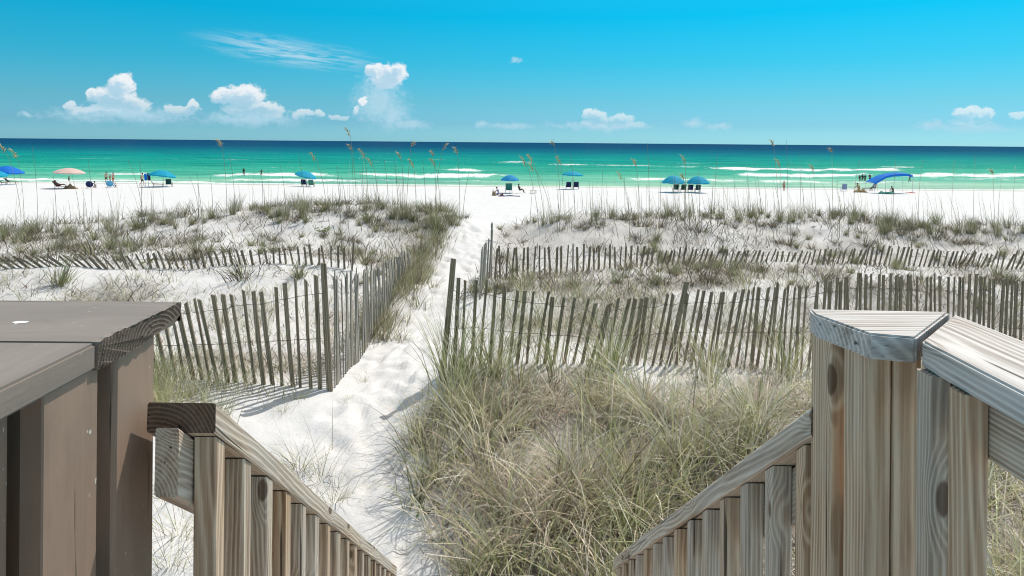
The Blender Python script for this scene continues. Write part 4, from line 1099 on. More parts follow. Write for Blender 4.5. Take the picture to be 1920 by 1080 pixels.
OATS = [(8, 262, 40, 440, 1.0), (30, 285, 45, 440, 1.0), (60, 270, 70, 440, 0), (415, 262, 425, 410, 0.7), (590, 290, 612, 405, 0.9), (655, 225, 668, 400, 0.9), (658, 268, 662, 395, 0.5), (683, 285, 690, 398, 1.0), (697, 300, 710, 395, 0.9), (772, 262, 762, 400, 0.5), (751, 285, 758, 400, 0.6), (775, 302, 780, 405, 0.9),
        (832, 268, 815, 400, 0.6), (857, 275, 862, 410, 0.6), (812, 280, 818, 410, 0.5), (815, 300, 826, 412, 0.8), (985, 300, 1010, 430, 1.1), (1000, 310, 1035, 425, 1.0), (998, 295, 1020, 425, 1.0), (1038, 240, 1052, 410, 0.4), (1050, 295, 1058, 410, 0.8), (1165, 325, 1180, 408, 0.9), (1192, 300, 1200, 408, 0.8), (1214, 268, 1218, 408, 0),
        (1285, 295, 1286, 410, 1.0), (1282, 325, 1285, 410, 0.6), (1345, 290, 1340, 405, 0), (1450, 262, 1460, 408, 0.7), (1462, 300, 1466, 408, 0.8), (1525, 310, 1530, 408, 0.8), (1560, 275, 1562, 408, 0.5), (1475, 262, 1478, 408, 0), (1612, 300, 1600, 410, 0), (1790, 300, 1785, 430, 0), (1862, 315, 1866, 432, 0.5), (1880, 325, 1872, 432, 0), (1905, 310, 1900, 432, 0),
        (240, 300, 268, 425, 0), (355, 330, 372, 410, 0), (370, 325, 372, 410, 0), (393, 325, 398, 405, 0), (430, 290, 440, 405, 0), (490, 320, 492, 400, 0), (525, 310, 535, 400, 0), (560, 290, 570, 398, 0), (630, 310, 640, 396, 0), (720, 300, 728, 395, 0), (740, 300, 745, 395, 0), (792, 300, 798, 400, 0), (880, 320, 868, 410, 0), (135, 330, 150, 440, 0), (165, 300, 172, 430, 0),
        (1070, 290, 1078, 408, 0), (1130, 320, 1128, 408, 0), (1240, 330, 1238, 408, 0), (1310, 320, 1312, 406, 0), (1400, 310, 1405, 405, 0), (1500, 290, 1502, 405, 0), (1680, 300, 1675, 420, 0), (1730, 300, 1722, 424, 0), (1830, 290, 1826, 428, 0), (1420, 330, 1428, 405, 0)]
for o_ in OATS: sea_oat(*o_)
# stems rising in front of the far-left and mid slopes
for (a_, b_, c_, d_) in [(100, 330, 105, 500), (262, 300, 265, 470), (370, 345, 380, 455), (640, 330, 655, 470), (632, 330, 640, 480)]:
    sea_oat(a_, b_, c_, d_, 0)

LAND = [(12, 'the deep blue umbrella'), (130, 'the pale pink umbrella'), (190, 'the round backed chairs'), (300, 'the umbrella by the standing man'), (470, 'the two bathers in the surf'), (575, 'the tilted teal umbrella'),
        (725, 'the tallest white cloud'), (850, 'the path top'), (956, 'the light blue umbrella'), (1074, 'the two chairs right of the path'), (1285, 'the adjoining teal umbrellas'), (1470, 'the lone sunburnt bather'), (1582, 'the empty folding chair'), (1665, 'the blue sun canopy'), (1905, 'the right picture edge')]
_cell = {}
for o_ in oat_list:
    k = min(range(len(LAND)), key=lambda q: abs(LAND[q][0] - o_[0]))
    _cell.setdefault((k, o_[0] < LAND[k][0], o_[2]), []).append(o_)
for (k, left, hd), L_ in _cell.items():
    L_.sort(key=lambda q: abs(q[0] - LAND[k][0]))
    for n_, o_ in enumerate(L_):
        what = 'golden seeding sea oat' if hd else 'bare sea oat stem'
        rank = '' if len(L_) == 1 else (', nearest to it', ', second from it', ', third from it', ', fourth from it', ', fifth from it', ', sixth from it', ', seventh from it', ', eighth from it')[n_]
        tag(o_[3], what + (' left of ' if left else ' right of ') + LAND[k][1] + rank, 'sea oat', 'sea oats on the dune crest')

# small broad-leaved plants
def leafy_mesh(seed, n, R0, c, size):
    r2 = random.Random(seed); bm = bmesh.new()
    for k in range(n):
        a = r2.uniform(0, 6.28); rr = R0 * math.sqrt(r2.random()); zz = r2.uniform(0.03, R0 * 0.9)
        M = Matrix.Translation((rr * math.cos(a), rr * math.sin(a), zz)) @ Matrix.Rotation(a, 4, 'Z') @ Matrix.Rotation(r2.uniform(-0.9, 0.9), 4, 'Y') @ Matrix.Rotation(r2.uniform(-0.9, 0.9), 4, 'X')
        s = size * r2.uniform(0.6, 1.2)
        vs = [bm.verts.new(M @ Vector((s * x_, s * y_, s * z_))) for (x_, y_, z_) in ((0, -0.1, 0), (0.5, -0.5, 0.12), (1.1, -0.4, 0.05), (1.4, 0, -0.1), (1.1, 0.4, 0.05), (0.5, 0.5, 0.12), (0, 0.1, 0), (0.7, 0, -0.05))]
        for q in range(6): bm.faces.new((vs[q], vs[q + 1], vs[7]))
    return bm_mesh('foliage', bm, c)
M_LEAF = plain('bright_green_leaf', (0.20, 0.27, 0.05), 0.5, 0.4, 0.35, 0.35, 20)
M_STEM = plain('plant_stem', (0.12, 0.11, 0.05), 0.7)
def leafy(px, py, n, R0, size, label, seed):
    p = ray_ground(px, py)
    if p is None: return
    root = empty('broadleaf_plant', p); tag(root, label, 'plant')
    obj('foliage', leafy_mesh(seed, n, R0, M_LEAF, size), root)
    bm = bmesh.new(); rr = random.Random(seed)
    for k in range(5):
        a = rr.uniform(0, 6.28); add_tube(bm, [(0, 0, -0.02), (R0 * 0.3 * math.cos(a), R0 * 0.3 * math.sin(a), R0 * 0.4), (R0 * 0.8 * math.cos(a), R0 * 0.8 * math.sin(a), R0 * 0.6)], 0.004, 4)
    obj('stem', bm_mesh('stem', bm, M_STEM), root)
leafy(606, 438, 60, 0.14, 0.035, 'bright yellow-green leafy plant on the dune face above the left far fence', 1)
leafy(692, 414, 46, 0.13, 0.032, 'yellow-green leafy plant near the crest left of the path', 2)
leafy(1347, 410, 50, 0.13, 0.03, 'low leafy plant on bare sand of the right dune crest', 3)
leafy(275, 498, 36, 0.10, 0.03, 'small leafy plant beside the half buried left fence', 4)
leafy(803, 968, 7, 0.07, 0.045, 'few round bright green leaves on the sand at the mound edge', 5)
leafy(868, 872, 12, 0.08, 0.045, 'round green leaves poking out of the left flank of the grass mound', 6)
leafy(1058, 905, 9, 0.07, 0.045, 'green leaves in a dark hollow in the middle of the grass mound', 7)
leafy(1172, 985, 9, 0.07, 0.05, 'green leaves in the grass mound beside the right stair railing', 8)

# ---------------------------------------------------------------- things on the beach
M_POLE = plain('pale_wood_pole', (0.55, 0.47, 0.36)); M_WOODCH = plain('stained_wood_frame', (0.20, 0.13, 0.08))
M_TEAL = plain('teal_canvas', (0.008, 0.40, 0.60), 0.7, 0.2, 0.25); M_BLUE = plain('blue_canvas', (0.01, 0.20, 0.72), 0.7, 0.2, 0.25)
M_PINKW = plain('pale_pink_canvas', (0.78, 0.60, 0.54), 0.7, 0.2, 0.25); M_WHITE = plain('white_canvas', (0.78, 0.79, 0.80), 0.7, 0.2, 0.2)
M_DGREEN = plain('dark_green_sling', (0.012, 0.075, 0.07), 0.8); M_NAVY = plain('navy_sling', (0.01, 0.025, 0.10), 0.8); M_BLACK = plain('black_cloth', (0.012, 0.012, 0.016), 0.8)
M_GREENT = plain('green_sling', (0.03, 0.20, 0.16), 0.8); M_LBLUE = plain('light_blue_sling', (0.12, 0.42, 0.68), 0.8); M_REDB = plain('red_brown_towel', (0.22, 0.045, 0.03), 0.9); M_TAN = plain('tan_straw', (0.36, 0.26, 0.12), 0.9)
M_STRIPE = plain('blue_grey_sling', (0.22, 0.30, 0.46), 0.8); M_RED = plain('red_towel', (0.45, 0.05, 0.04), 0.9); M_ALU = plain('aluminium_tube', (0.5, 0.5, 0.52), 0.35)
def umbrella(px, py, width_px, top_py, canvas, label, group=None, tilt=(0.0, 0.0), px_c=None, rise=0.42):
    p = beach_at(px, py)
    sc = F / p.y
    Rr = width_px / sc / 2
    top = at(px_c if px_c else px, top_py, p.y)
    root = empty('beach_umbrella', p); tag(root, label, 'umbrella', group)
    Ht = top.z - p.z; ox = top.x - p.x
    bm = bmesh.new(); add_tube(bm, [(0, 0, -0.3), (ox * 0.9, 0, Ht - 0.05)], 0.030, 8); obj('pole', bm_mesh('pole', bm, M_POLE), root)
    bm = bmesh.new()
    n = 8; rows = 5; sub = 3
    M = Matrix.Translation((ox, 0, Ht)) @ Matrix.Rotation(tilt[0], 4, 'Y') @ Matrix.Rotation(tilt[1], 4, 'X')
    drop = Rr * rise
    layers = []
    for lay in (0.0, -0.012):
        apex = bm.verts.new(M @ Vector((0, 0, lay)))
        prev = None; G = []
        for r in range(1, rows + 1):
            f = r / rows; ring = []
            for k in range(n * sub):
                a = 2 * PI * k / (n * sub)
                ph = (k % sub) / sub
                pinch = 1 - 0.07 * math.sin(PI * ph) * f
                ring.append(bm.verts.new(M @ Vector((Rr * f * pinch * math.cos(a), Rr * f * pinch * math.sin(a), -drop * (f ** 1.8) + lay + 0.02 * math.sin(PI * ph) * f))))
            G.append(ring)
        for k in range(n * sub):
            bm.faces.new((apex, G[0][k], G[0][(k + 1) % (n * sub)]))
            for r in range(rows - 1): bm.faces.new((G[r][k], G[r + 1][k], G[r + 1][(k + 1) % (n * sub)], G[r][(k + 1) % (n * sub)]))
        layers.append(G[-1])
    for k in range(n * sub): bm.faces.new((layers[0][k], layers[0][(k + 1) % (n * sub)], layers[1][(k + 1) % (n * sub)], layers[1][k]))
    can = obj('canopy', bm_mesh('canopy', bm, canvas), root)
    # valance hanging from the rim
    bm = bmesh.new(); m_ = n * sub
    up = [bm.verts.new(M @ Vector((Rr * math.cos(2 * PI * k / m_) * (1 - 0.07 * math.sin(PI * (k % sub) / sub)), Rr * math.sin(2 * PI * k / m_) * (1 - 0.07 * math.sin(PI * (k % sub) / sub)), -drop))) for k in range(m_)]
    dn = [bm.verts.new(v.co + Vector((0, 0, -0.15 if (k % sub) else -0.10))) for k, v in enumerate(up)]
    for k in range(m_): bm.faces.new((up[k], up[(k + 1) % m_], dn[(k + 1) % m_], dn[k]))
    obj('valance', bm_mesh('valance', bm, canvas), can)
    bm = bmesh.new()
    for k in range(n):
        a = 2 * PI * k / n
        add_tube(bm, [M @ Vector((0, 0, -0.03)), M @ Vector((Rr * 0.5 * math.cos(a), Rr * 0.5 * math.sin(a), -drop * 0.29 - 0.03)), M @ Vector((Rr * math.cos(a), Rr * math.sin(a), -drop - 0.02))], 0.008, 4, False)
    obj('rib', bm_mesh('rib', bm, M_POLE), root)['kind'] = 'stuff'
    return root
def chair(px, py, cloth, label, group=None, rz=0.0, recline=0.35, s=1.0, frame=None, loc=None, long_=False):
    p = loc if loc is not None else beach_at(px, py)
    frame = frame or M_WOODCH
    root = empty('beach_chair', p, rz); tag(root, label, 'beach chair', group)
    w = 0.30
    sb = -0.15; sf = 0.40 if not long_ else 1.05
    bm = bmesh.new(); add_box(bm, (-w, sb, 0.30), (w, sf, 0.325)); obj('seat', bm_mesh('seat', bm, cloth), root)
    M = Matrix.Translation((0, sb, 0.31)) @ Matrix.Rotation(recline, 4, 'X')
    bm = bmesh.new(); add_box(bm, (-w, -0.012, 0.0), (w, 0.012, 0.72), M); obj('backrest', bm_mesh('backrest', bm, cloth), root)
    bm = bmesh.new()
    for sx in (-1, 1):
        add_tube(bm, [M @ Vector((sx * (w + 0.02), 0, -0.05)), M @ Vector((sx * (w + 0.02), 0, 0.76))], 0.022, 6)
        add_tube(bm, [(sx * (w + 0.02), sb, 0.31), (sx * (w + 0.02), sf, 0.31)], 0.022, 6)
    add_tube(bm, [M @ Vector((-w, 0, 0.75)), M @ Vector((w, 0, 0.75))], 0.022, 6)
    obj('frame', bm_mesh('frame', bm, frame), root)
    for sx in (-1, 1):
        bm = bmesh.new(); add_box(bm, (sx * w - 0.04 + sx * 0.03, sb - 0.1, 0.52), (sx * w + 0.04 + sx * 0.03, 0.34, 0.545)); obj('armrest', bm_mesh('armrest', bm, frame), root)
        for yy in (sb, min(sf, 0.9) - 0.06):
            bm = bmesh.new(); add_tube(bm, [(sx * (w + 0.03), yy - 0.05, -0.03), (sx * (w + 0.03), yy, 0.54 if yy < 0.5 else 0.31)], 0.022, 6); obj('leg', bm_mesh('leg', bm, frame), root)
    root.scale = (s, s, s)
    return root

# people ---------------------------------------------------------------------
SK = [plain('tanned_skin', (0.42, 0.22, 0.14), 0.6), plain('fair_skin', (0.58, 0.36, 0.27), 0.6), plain('dark_tan_skin', (0.22, 0.11, 0.07), 0.6)]
M_HAIR = plain('dark_hair', (0.02, 0.014, 0.01), 0.7); M_HAIRB = plain('brown_hair', (0.09, 0.05, 0.03), 0.7)
def skin_mesh(joints, edges, radii, material, root=0, sub=2):
    me = bpy.data.meshes.new('body'); me.from_pydata(joints, edges, [])
    o = bpy.data.objects.new('body', me); col.objects.link(o)
    md = o.modifiers.new('skin', 'SKIN'); md.use_smooth_shade = True
    if not me.skin_vertices: me.skin_vertices.new()
    for i, r in enumerate(radii):
        sv = me.skin_vertices[0].data[i]; sv.radius = (r, r) if not isinstance(r, tuple) else r; sv.use_root = (i == root)
    sd = o.modifiers.new('sub', 'SUBSURF'); sd.levels = sub; sd.render_levels = sub
    dg = bpy.context.evaluated_depsgraph_get(); dg.update()
    out = bpy.data.meshes.new_from_object(o.evaluated_get(dg), depsgraph=dg)
    bpy.data.objects.remove(o); out.materials.clear(); out.materials.append(material)
    return out
def pose_joints(kind):
    # pelvis, belly, chest, neck, head base, crown, then (shoulder, elbow, wrist, hand) x2, (hip, knee, ankle, toe) x2 ; facing +Y
    if kind == 'stand':
        J = [(0, 0, .93), (0, .01, 1.10), (0, 0, 1.32), (0, 0, 1.47), (0, .015, 1.55), (0, .01, 1.66)]
        arms = [[(s * .17, 0, 1.40), (s * .25, .02, 1.15), (s * .24, .12, .93), (s * .23, .16, .85)] for s in (-1, 1)]
        legs = [[(s * .09, 0, .88), (s * .11, .02, .49), (s * .12, -.01, .08), (s * .13, .13, .03)] for s in (-1, 1)]
    elif kind == 'walk':
        J = [(0, 0, .91), (0, .01, 1.08), (0, .02, 1.30), (0, .03, 1.45), (0, .05, 1.53), (0, .05, 1.64)]
        arms = [[(-.17, .02, 1.38), (-.24, .16, 1.16), (-.20, .36, 1.08), (-.19, .43, 1.10)], [(.17, .02, 1.38), (.24, -.12, 1.14), (.26, -.12, .90), (.26, -.08, .83)]]
        legs = [[(-.09, 0, .87), (-.10, .22, .50), (-.11, .20, .08), (-.11, .33, .03)], [(.09, 0, .87), (.10, -.05, .48), (.11, -.26, .12), (.11, -.16, .03)]]
    elif kind == 'arms':
        J = [(0, 0, .93), (0, .01, 1.10), (0, 0, 1.32), (0, 0, 1.47), (0, .015, 1.55), (0, .01, 1.66)]
        arms = [[(s * .17, 0, 1.40), (s * .40, .02, 1.28), (s * .52, .05, 1.06), (s * .56, .06, .99)] for s in (-1, 1)]
        legs = [[(s * .09, 0, .88), (s * .15, .02, .49), (s * .18, -.01, .08), (s * .19, .13, .03)] for s in (-1, 1)]
    elif kind == 'sit':
        J = [(0, 0, .40), (0, -.03, .55), (0, -.10, .78), (0, -.12, .92), (0, -.10, 1.00), (0, -.09, 1.11)]
        arms = [[(s * .17, -.10, .86), (s * .26, .02, .64), (s * .22, .22, .60), (s * .20, .30, .60)] for s in (-1, 1)]
        legs = [[(s * .09, .03, .40), (s * .12, .45, .46), (s * .12, .62, .08), (s * .13, .74, .04)] for s in (-1, 1)]
    elif kind == 'lounge':
        J = [(0, 0, .42), (0, -.10, .52), (0, -.26, .70), (0, -.35, .81), (0, -.38, .88), (0, -.42, .98)]
        arms = [[(s * .17, -.31, .76), (s * .27, -.14, .60), (s * .26, .10, .56), (s * .24, .18, .55)] for s in (-1, 1)]
        legs = [[(s * .09, .03, .41), (s * .12, .42, .56), (s * .12, .78, .42), (s * .12, .90, .48)] for s in (-1, 1)]
    elif kind == 'kneel':
        J = [(0, 0, .30), (0, .06, .46), (0, .14, .66), (0, .20, .78), (0, .24, .85), (0, .27, .95)]
        arms = [[(s * .15, .15, .72), (s * .20, .32, .56), (s * .16, .44, .38), (s * .15, .48, .31)] for s in (-1, 1)]
        legs = [[(s * .09, .02, .28), (s * .14, .30, .10), (s * .12, -.10, .07), (s * .12, -.22, .05)] for s in (-1, 1)]
    return J, arms, legs
_pcache = {}
def person_meshes(kind):
    if kind in _pcache: return _pcache[kind]
    J, arms, legs = pose_joints(kind)
    V_ = list(J); E = [(0, 1), (1, 2), (2, 3), (3, 4), (4, 5)]; Rr = [(.125, .10), (.12, .095), (.145, .105), .050, .085, .080]
    for a in arms:
        b = len(V_); V_ += a; E += [(2, b), (b, b + 1), (b + 1, b + 2), (b + 2, b + 3)]; Rr += [.055, .042, .030, .036]
    for l in legs:
        b = len(V_); V_ += l; E += [(0, b), (b, b + 1), (b + 1, b + 2), (b + 2, b + 3)]; Rr += [.085, .058, .038, .034]
    body = skin_mesh(V_, E, Rr, SK[0])
    # shorts
    S = [Vector(J[0]) + (Vector(J[1]) - Vector(J[0])) * 0.35, Vector(J[0])]; E2 = [(0, 1)]; R2 = [(.135, .112), (.14, .115)]
    for l in legs:
        b = len(S); S += [Vector(l[0]), Vector(l[0]).lerp(Vector(l[1]), 0.6)]; E2 += [(1, b), (b, b + 1)]; R2 += [.098, .088]
    shorts = skin_mesh([tuple(q) for q in S], E2, R2, M_NAVY, 1)
    # hair: cap over the crown
    c = (Vector(J[4]) + Vector(J[5])) / 2 + Vector((0, -0.012, 0.03))
    bm = bmesh.new(); bmesh.ops.create_uvsphere(bm, u_segments=12, v_segments=8, radius=0.105)
    for v in list(bm.verts):
        if v.co.z < -0.055 or (v.co.y > 0.05 and v.co.z < 0.03): v.co *= 0.80
        v.co = Vector((v.co.x * 0.92, v.co.y * 1.02, v.co.z)) + c
    hair = bm_mesh('hair', bm, M_HAIR, True)
    # nose, so that the face has a front
    bm = bmesh.new(); f = Vector(J[4]) + Vector((0, 0.085, 0.05))
    bmesh.ops.create_cone(bm, cap_ends=True, segments=6, radius1=0.018, radius2=0.006, depth=0.04, matrix=Matrix.Translation(f) @ Matrix.Rotation(-PI / 2.4, 4, 'X'))
    nose = bm_mesh('nose', bm, SK[0], True)
    _pcache[kind] = (body, shorts, hair, nose)
    return _pcache[kind]
def set_mat(o, m):
    o.material_slots[0].link = 'OBJECT'; o.material_slots[0].material = m
def person(px, py, kind, label, rz=0.0, skin=0, cloth=None, hair=None, group=None, s=1.0, loc=None, top=None):
    p = loc if loc is not None else beach_at(px, py)
    root = empty('person', p, rz); tag(root, label, 'person', group); root.scale = (s, s, s)
    body, shorts, hr, nose = person_meshes(kind)
    o = obj('body', body, root); set_mat(o, SK[skin])
    o = obj('swim_shorts', shorts, root); set_mat(o, cloth or M_NAVY)
    o = obj('hair', hr, root); set_mat(o, hair or M_HAIR)
    o = obj('nose', nose, root); set_mat(o, SK[skin])
    if top is not None:
        J, arms, legs = pose_joints(kind)
        key = kind + '_top'
        if key not in _pcache:
            _pcache[key] = skin_mesh([J[1], tuple(Vector(J[1]).lerp(Vector(J[2]), .5)), J[2], tuple(Vector(arms[0][0])), tuple(Vector(arms[1][0]))], [(0, 1), (1, 2), (2, 3), (2, 4)], [(.132, .107), (.14, .11), (.158, .118), .07, .07], M_BLACK, 1)
        o = obj('swim_top', _pcache[key], root); set_mat(o, top)
    return root
def in_water(px, py_feet, kind, label, depth=0.0, **kw):
    """stands in the sea; depth = how much of the legs is under water"""
    a = at(px, py_feet, 1.0); d = (EYE - SEA_Z) / (EYE - a.z)
    return person(px, py_feet, kind, label, loc=Vector((a.x * d, d, SEA_Z - depth)), **kw)
UG = 'blue rental umbrellas on the beach'; CG = 'pairs of rental beach chairs'
# far left
umbrella(12, 346, 58, 311, M_BLUE, 'deep blue beach umbrella cut by the left edge of the photo', UG, rise=0.45)
umbrella(-12, 348, 48, 319, M_TEAL, 'cyan beach umbrella half hidden below the deep blue one at the left edge', UG)
chair(3, 346, M_BLACK, 'dark beach chair nearest the left edge under the deep blue umbrella', CG, rz=-0.5, recline=0.7)
chair(19, 345, M_BLACK, 'dark beach chair right of the one nearest the left edge', CG, rz=-0.5, recline=0.8, long_=True)
# pale pink umbrella with sunbather
umbrella(132, 353, 54, 315, M_PINKW, 'pale pink and white beach umbrella over a reclining sunbather', None, px_c=130, rise=0.30, tilt=(0.05, 0.0))
ch = chair(110, 354, M_REDB, 'red-brown reclining chair under the pale pink umbrella', None, rz=-1.35, recline=0.65, long_=True)
person(0, 0, 'lounge', 'person reclining on the red-brown chair under the pale pink umbrella', rz=-1.35, skin=2, cloth=M_REDB, loc=ch.location.copy())
person(129, 340, 'walk', 'person in dark swimwear in the wash behind the pale pink umbrella', skin=2, cloth=M_BLACK, rz=0.5, s=0.55, top=M_BLACK)
def towel_heap(px, py, m1, label, name='towel_heap', w=1.4, d=0.5, h_=0.32, rz=0.0, cat='towels'):
    p = beach_at(px, py); bm = bmesh.new()
    nx_, ny_ = 14, 8; rr = random.Random(int(px))
    def hh(u, v): 
        e = (1 - (2 * u - 1) ** 4) * (1 - (2 * v - 1) ** 4)
        return h_ * e * (0.55 + 0.45 * math.sin(u * 9 + px) * math.cos(v * 5)) + 0.01
    T_ = [[bm.verts.new(((u / nx_ - .5) * w, (v / ny_ - .5) * d, hh(u / nx_, v / ny_))) for u in range(nx_ + 1)] for v in range(ny_ + 1)]
    B_ = [[bm.verts.new(((u / nx_ - .5) * w, (v / ny_ - .5) * d, -0.04)) for u in range(nx_ + 1)] for v in range(ny_ + 1)]
    for v in range(ny_):
        for u in range(nx_):
            bm.faces.new((T_[v][u], T_[v][u + 1], T_[v + 1][u + 1], T_[v + 1][u])); bm.faces.new((B_[v][u], B_[v + 1][u], B_[v + 1][u + 1], B_[v][u + 1]))
    for u in range(nx_): bm.faces.new((T_[0][u], B_[0][u], B_[0][u + 1], T_[0][u + 1])); bm.faces.new((T_[ny_][u], T_[ny_][u + 1], B_[ny_][u + 1], B_[ny_][u]))
    for v in range(ny_): bm.faces.new((T_[v][0], T_[v + 1][0], B_[v + 1][0], B_[v][0])); bm.faces.new((T_[v][nx_], B_[v][nx_], B_[v + 1][nx_], T_[v + 1][nx_]))
    o = obj(name, bm_mesh(name, bm, m1, True), None, p, (0, 0, rz)); tag(o, label, cat)
    return o
towel_heap(133, 354, plain('patterned_towels', (0.30, 0.20, 0.12), 0.9, var=0.7, scale=9), 'patterned brown towels and bags heaped under the pale pink umbrella', w=1.6, h_=0.62)
# round-backed chairs
def round_chair(px, py, m, label):
    p = beach_at(px, py); root = empty('beach_chair', p, 0.25); tag(root, label, 'beach chair', 'low round backed chairs near the pale pink umbrella')
    bm = bmesh.new(); M = Matrix.Translation((0, -0.1, 0.50)) @ Matrix.Rotation(0.4, 4, 'X')
    f = [bm.verts.new(M @ Vector((0.42 * math.cos(a * PI / 8), -0.02, 0.42 * math.sin(a * PI / 8)))) for a in range(16)]
    b = [bm.verts.new(M @ Vector((0.42 * math.cos(a * PI / 8), 0.02, 0.42 * math.sin(a * PI / 8)))) for a in range(16)]
    bm.faces.new(f); bm.faces.new(b[::-1])
    for k in range(16): bm.faces.new((f[k], b[k], b[(k + 1) % 16], f[(k + 1) % 16]))
    obj('backrest', bm_mesh('backrest', bm, m), root)
    bm = bmesh.new(); add_box(bm, (-0.34, 0.0, 0.24), (0.34, 0.55, 0.27)); obj('seat', bm_mesh('seat', bm, m), root)
    for (sx, yy) in ((-1, -0.1), (1, -0.1), (-1, 0.5), (1, 0.5)):
        bm = bmesh.new(); add_tube(bm, [(sx * 0.36, yy, -0.03), (sx * 0.34, 0.2, 0.27)], 0.018, 6); obj('leg', bm_mesh('leg', bm, M_ALU), root)
round_chair(168, 353, M_NAVY, 'round backed navy beach chair right of the pale pink umbrella')
person(179, 352, 'kneel', 'person sitting low beside the round navy chair', rz=1.2, skin=2, cloth=M_WHITE, s=0.8, top=M_WHITE)
round_chair(206, 352, M_LBLUE, 'round backed light blue beach chair in front of three bathers')
person(217, 352, 'kneel', 'person sitting low beside the light blue round chair', rz=1.0, skin=2, cloth=M_WHITE, s=0.6, top=M_WHITE)
BG = 'three bathers at the water edge'
person(199, 344, 'stand', 'dark haired bather in black shorts, leftmost of three at the water edge', rz=0.4, skin=1, cloth=M_BLACK)
person(206, 344, 'walk', 'bather in red swimwear in the middle of three at the water edge', rz=-0.5, skin=0, cloth=M_RED, s=0.8, top=M_RED)
person(212, 345, 'stand', 'bather rightmost of three at the water edge behind the blue chair', rz=-0.3, skin=1, cloth=M_RED, s=1.0)
# second teal umbrella group
umbrella(306, 350, 50, 319, M_TEAL, 'teal beach umbrella beside a standing man and hanging blue towels', UG, tilt=(0.10, -0.1))
chair(291, 351, M_DGREEN, 'reclined dark teal chair on the left under the teal umbrella beside the standing man', CG, rz=-1.1, recline=0.55, long_=True)
chair(317, 350, M_DGREEN, 'upright dark teal chair on the right under the teal umbrella beside the standing man', CG, rz=0.2)
person(266, 349, 'walk', 'shirtless man in dark shorts standing left of the teal umbrella', rz=-1.3, skin=1, cloth=M_BLACK, s=1.02)
def hanging(px, py, ph, m, label, w=0.5):
    p = beach_at(px, 350); t_ = at(px, py, p.y); b_ = at(px, py + ph, p.y); bm = bmesh.new()
    n = 6; fr = []
    for i in range(n + 1):
        u = i / n; fr.append([bm.verts.new(((u - .5) * w + z * 0.1, 0.05 * math.sin(u * 9), t_.z - p.z - z * (t_.z - b_.z))) for z in (0, .5, 1)])
    for a, b in zip(fr, fr[1:]):
        for q in range(2): bm.faces.new((a[q], b[q], b[q + 1], a[q + 1]))
    bm2 = bm; root = empty('hung_towel', p); tag(root, label, 'towel')
    o = obj('cloth', bm_mesh('cloth', bm2, m), root)
    bm = bmesh.new(); add_tube(bm, [(0, 0.06, -0.2), (0, 0.06, t_.z - p.z + 0.05)], 0.02, 6); obj('pole', bm_mesh('pole', bm, M_POLE), root)
hanging(272, 326, 12, M_BLUE, 'bright blue towel hanging beside the standing man', 0.35)
hanging(278, 325, 13, M_NAVY, 'navy towel hanging between the blue towel and the teal umbrella', 0.4)
in_water(457, 331, 'stand', 'bather in dark swimwear in the surf, left of a pair', skin=2, cloth=M_BLACK, top=M_BLACK, rz=0.5, s=0.95)
in_water(490, 329, 'arms', 'bather with elbows held out in the surf, right of a pair', skin=2, cloth=M_BLACK, s=0.9, depth=0.35, top=M_BLACK)
# third
umbrella(575, 350, 42, 321, M_TEAL, 'teal beach umbrella tilted to the right over two chairs, left of the path', UG, tilt=(0.24, 0.0))
chair(570, 350, M_NAVY, 'navy chair on the left under the tilted teal umbrella left of the path', CG)
chair(584, 351, M_GREENT, 'green chair on the right under the tilted teal umbrella left of the path', CG)
# fourth
umbrella(956, 362, 34, 328, M_BLUE if False else plain('sky_blue_canvas', (0.02, 0.33, 0.66), 0.7, 0.2, 0.25), 'light blue beach umbrella with a green chair under it, right above the path', UG, rise=0.5)
chair(954, 362, M_GREENT, 'wide green chair under the light blue umbrella above the path', None, s=1.15)
person(935, 366, 'kneel', 'child in blue shirt kneeling on the sand left of the green chair', rz=1.4, skin=1, cloth=M_BLUE, top=M_BLUE, s=0.95)
person(974, 362, 'sit', 'person in black sitting right of the green chair facing right', rz=-1.2, skin=2, cloth=M_BLACK, top=M_BLACK, s=0.95)
towel_heap(926, 366, M_TAN, 'tan beach bag on the sand left of the child in blue', 'beach_bag', 0.45, 0.35, 0.75, cat='bag')
towel_heap(941, 367, M_REDB, 'small dark red bag on the sand beside the child in blue', 'beach_bag', 0.45, 0.35, 0.35, cat='bag')
towel_heap(955, 368, M_NAVY, 'long dark beach blanket in front of the green chair', 'blanket', 2.4, 1.0, 0.10, cat='blanket')
def low_table(px, py, label):
    p = beach_at(px, py); root = empty('beach_table', p, 0.2); tag(root, label, 'table')
    bm = bmesh.new(); add_box(bm, (-0.35, -0.25, 0.36), (0.35, 0.25, 0.39)); obj('table_top', bm_mesh('table_top', bm, M_POLE), root)
    for sx in (-1, 1):
        for sy in (-1, 1):
            bm = bmesh.new(); add_tube(bm, [(sx * 0.30, sy * 0.2, -0.03), (sx * 0.30, sy * 0.2, 0.36)], 0.02, 6); obj('leg', bm_mesh('leg', bm, M_POLE), root)
low_table(1000, 363, 'small low wooden table on the sand right of the person in black')
# fifth
umbrella(1074, 355, 40, 321, M_TEAL, 'teal beach umbrella over two dark chairs, right of the path', UG, tilt=(0.04, 0.0), rise=0.32)
chair(1066, 355, M_NAVY, 'dark chair on the left under the teal umbrella right of the path', CG)
chair(1080, 355, M_NAVY, 'dark chair on the right under the teal umbrella right of the path', CG)
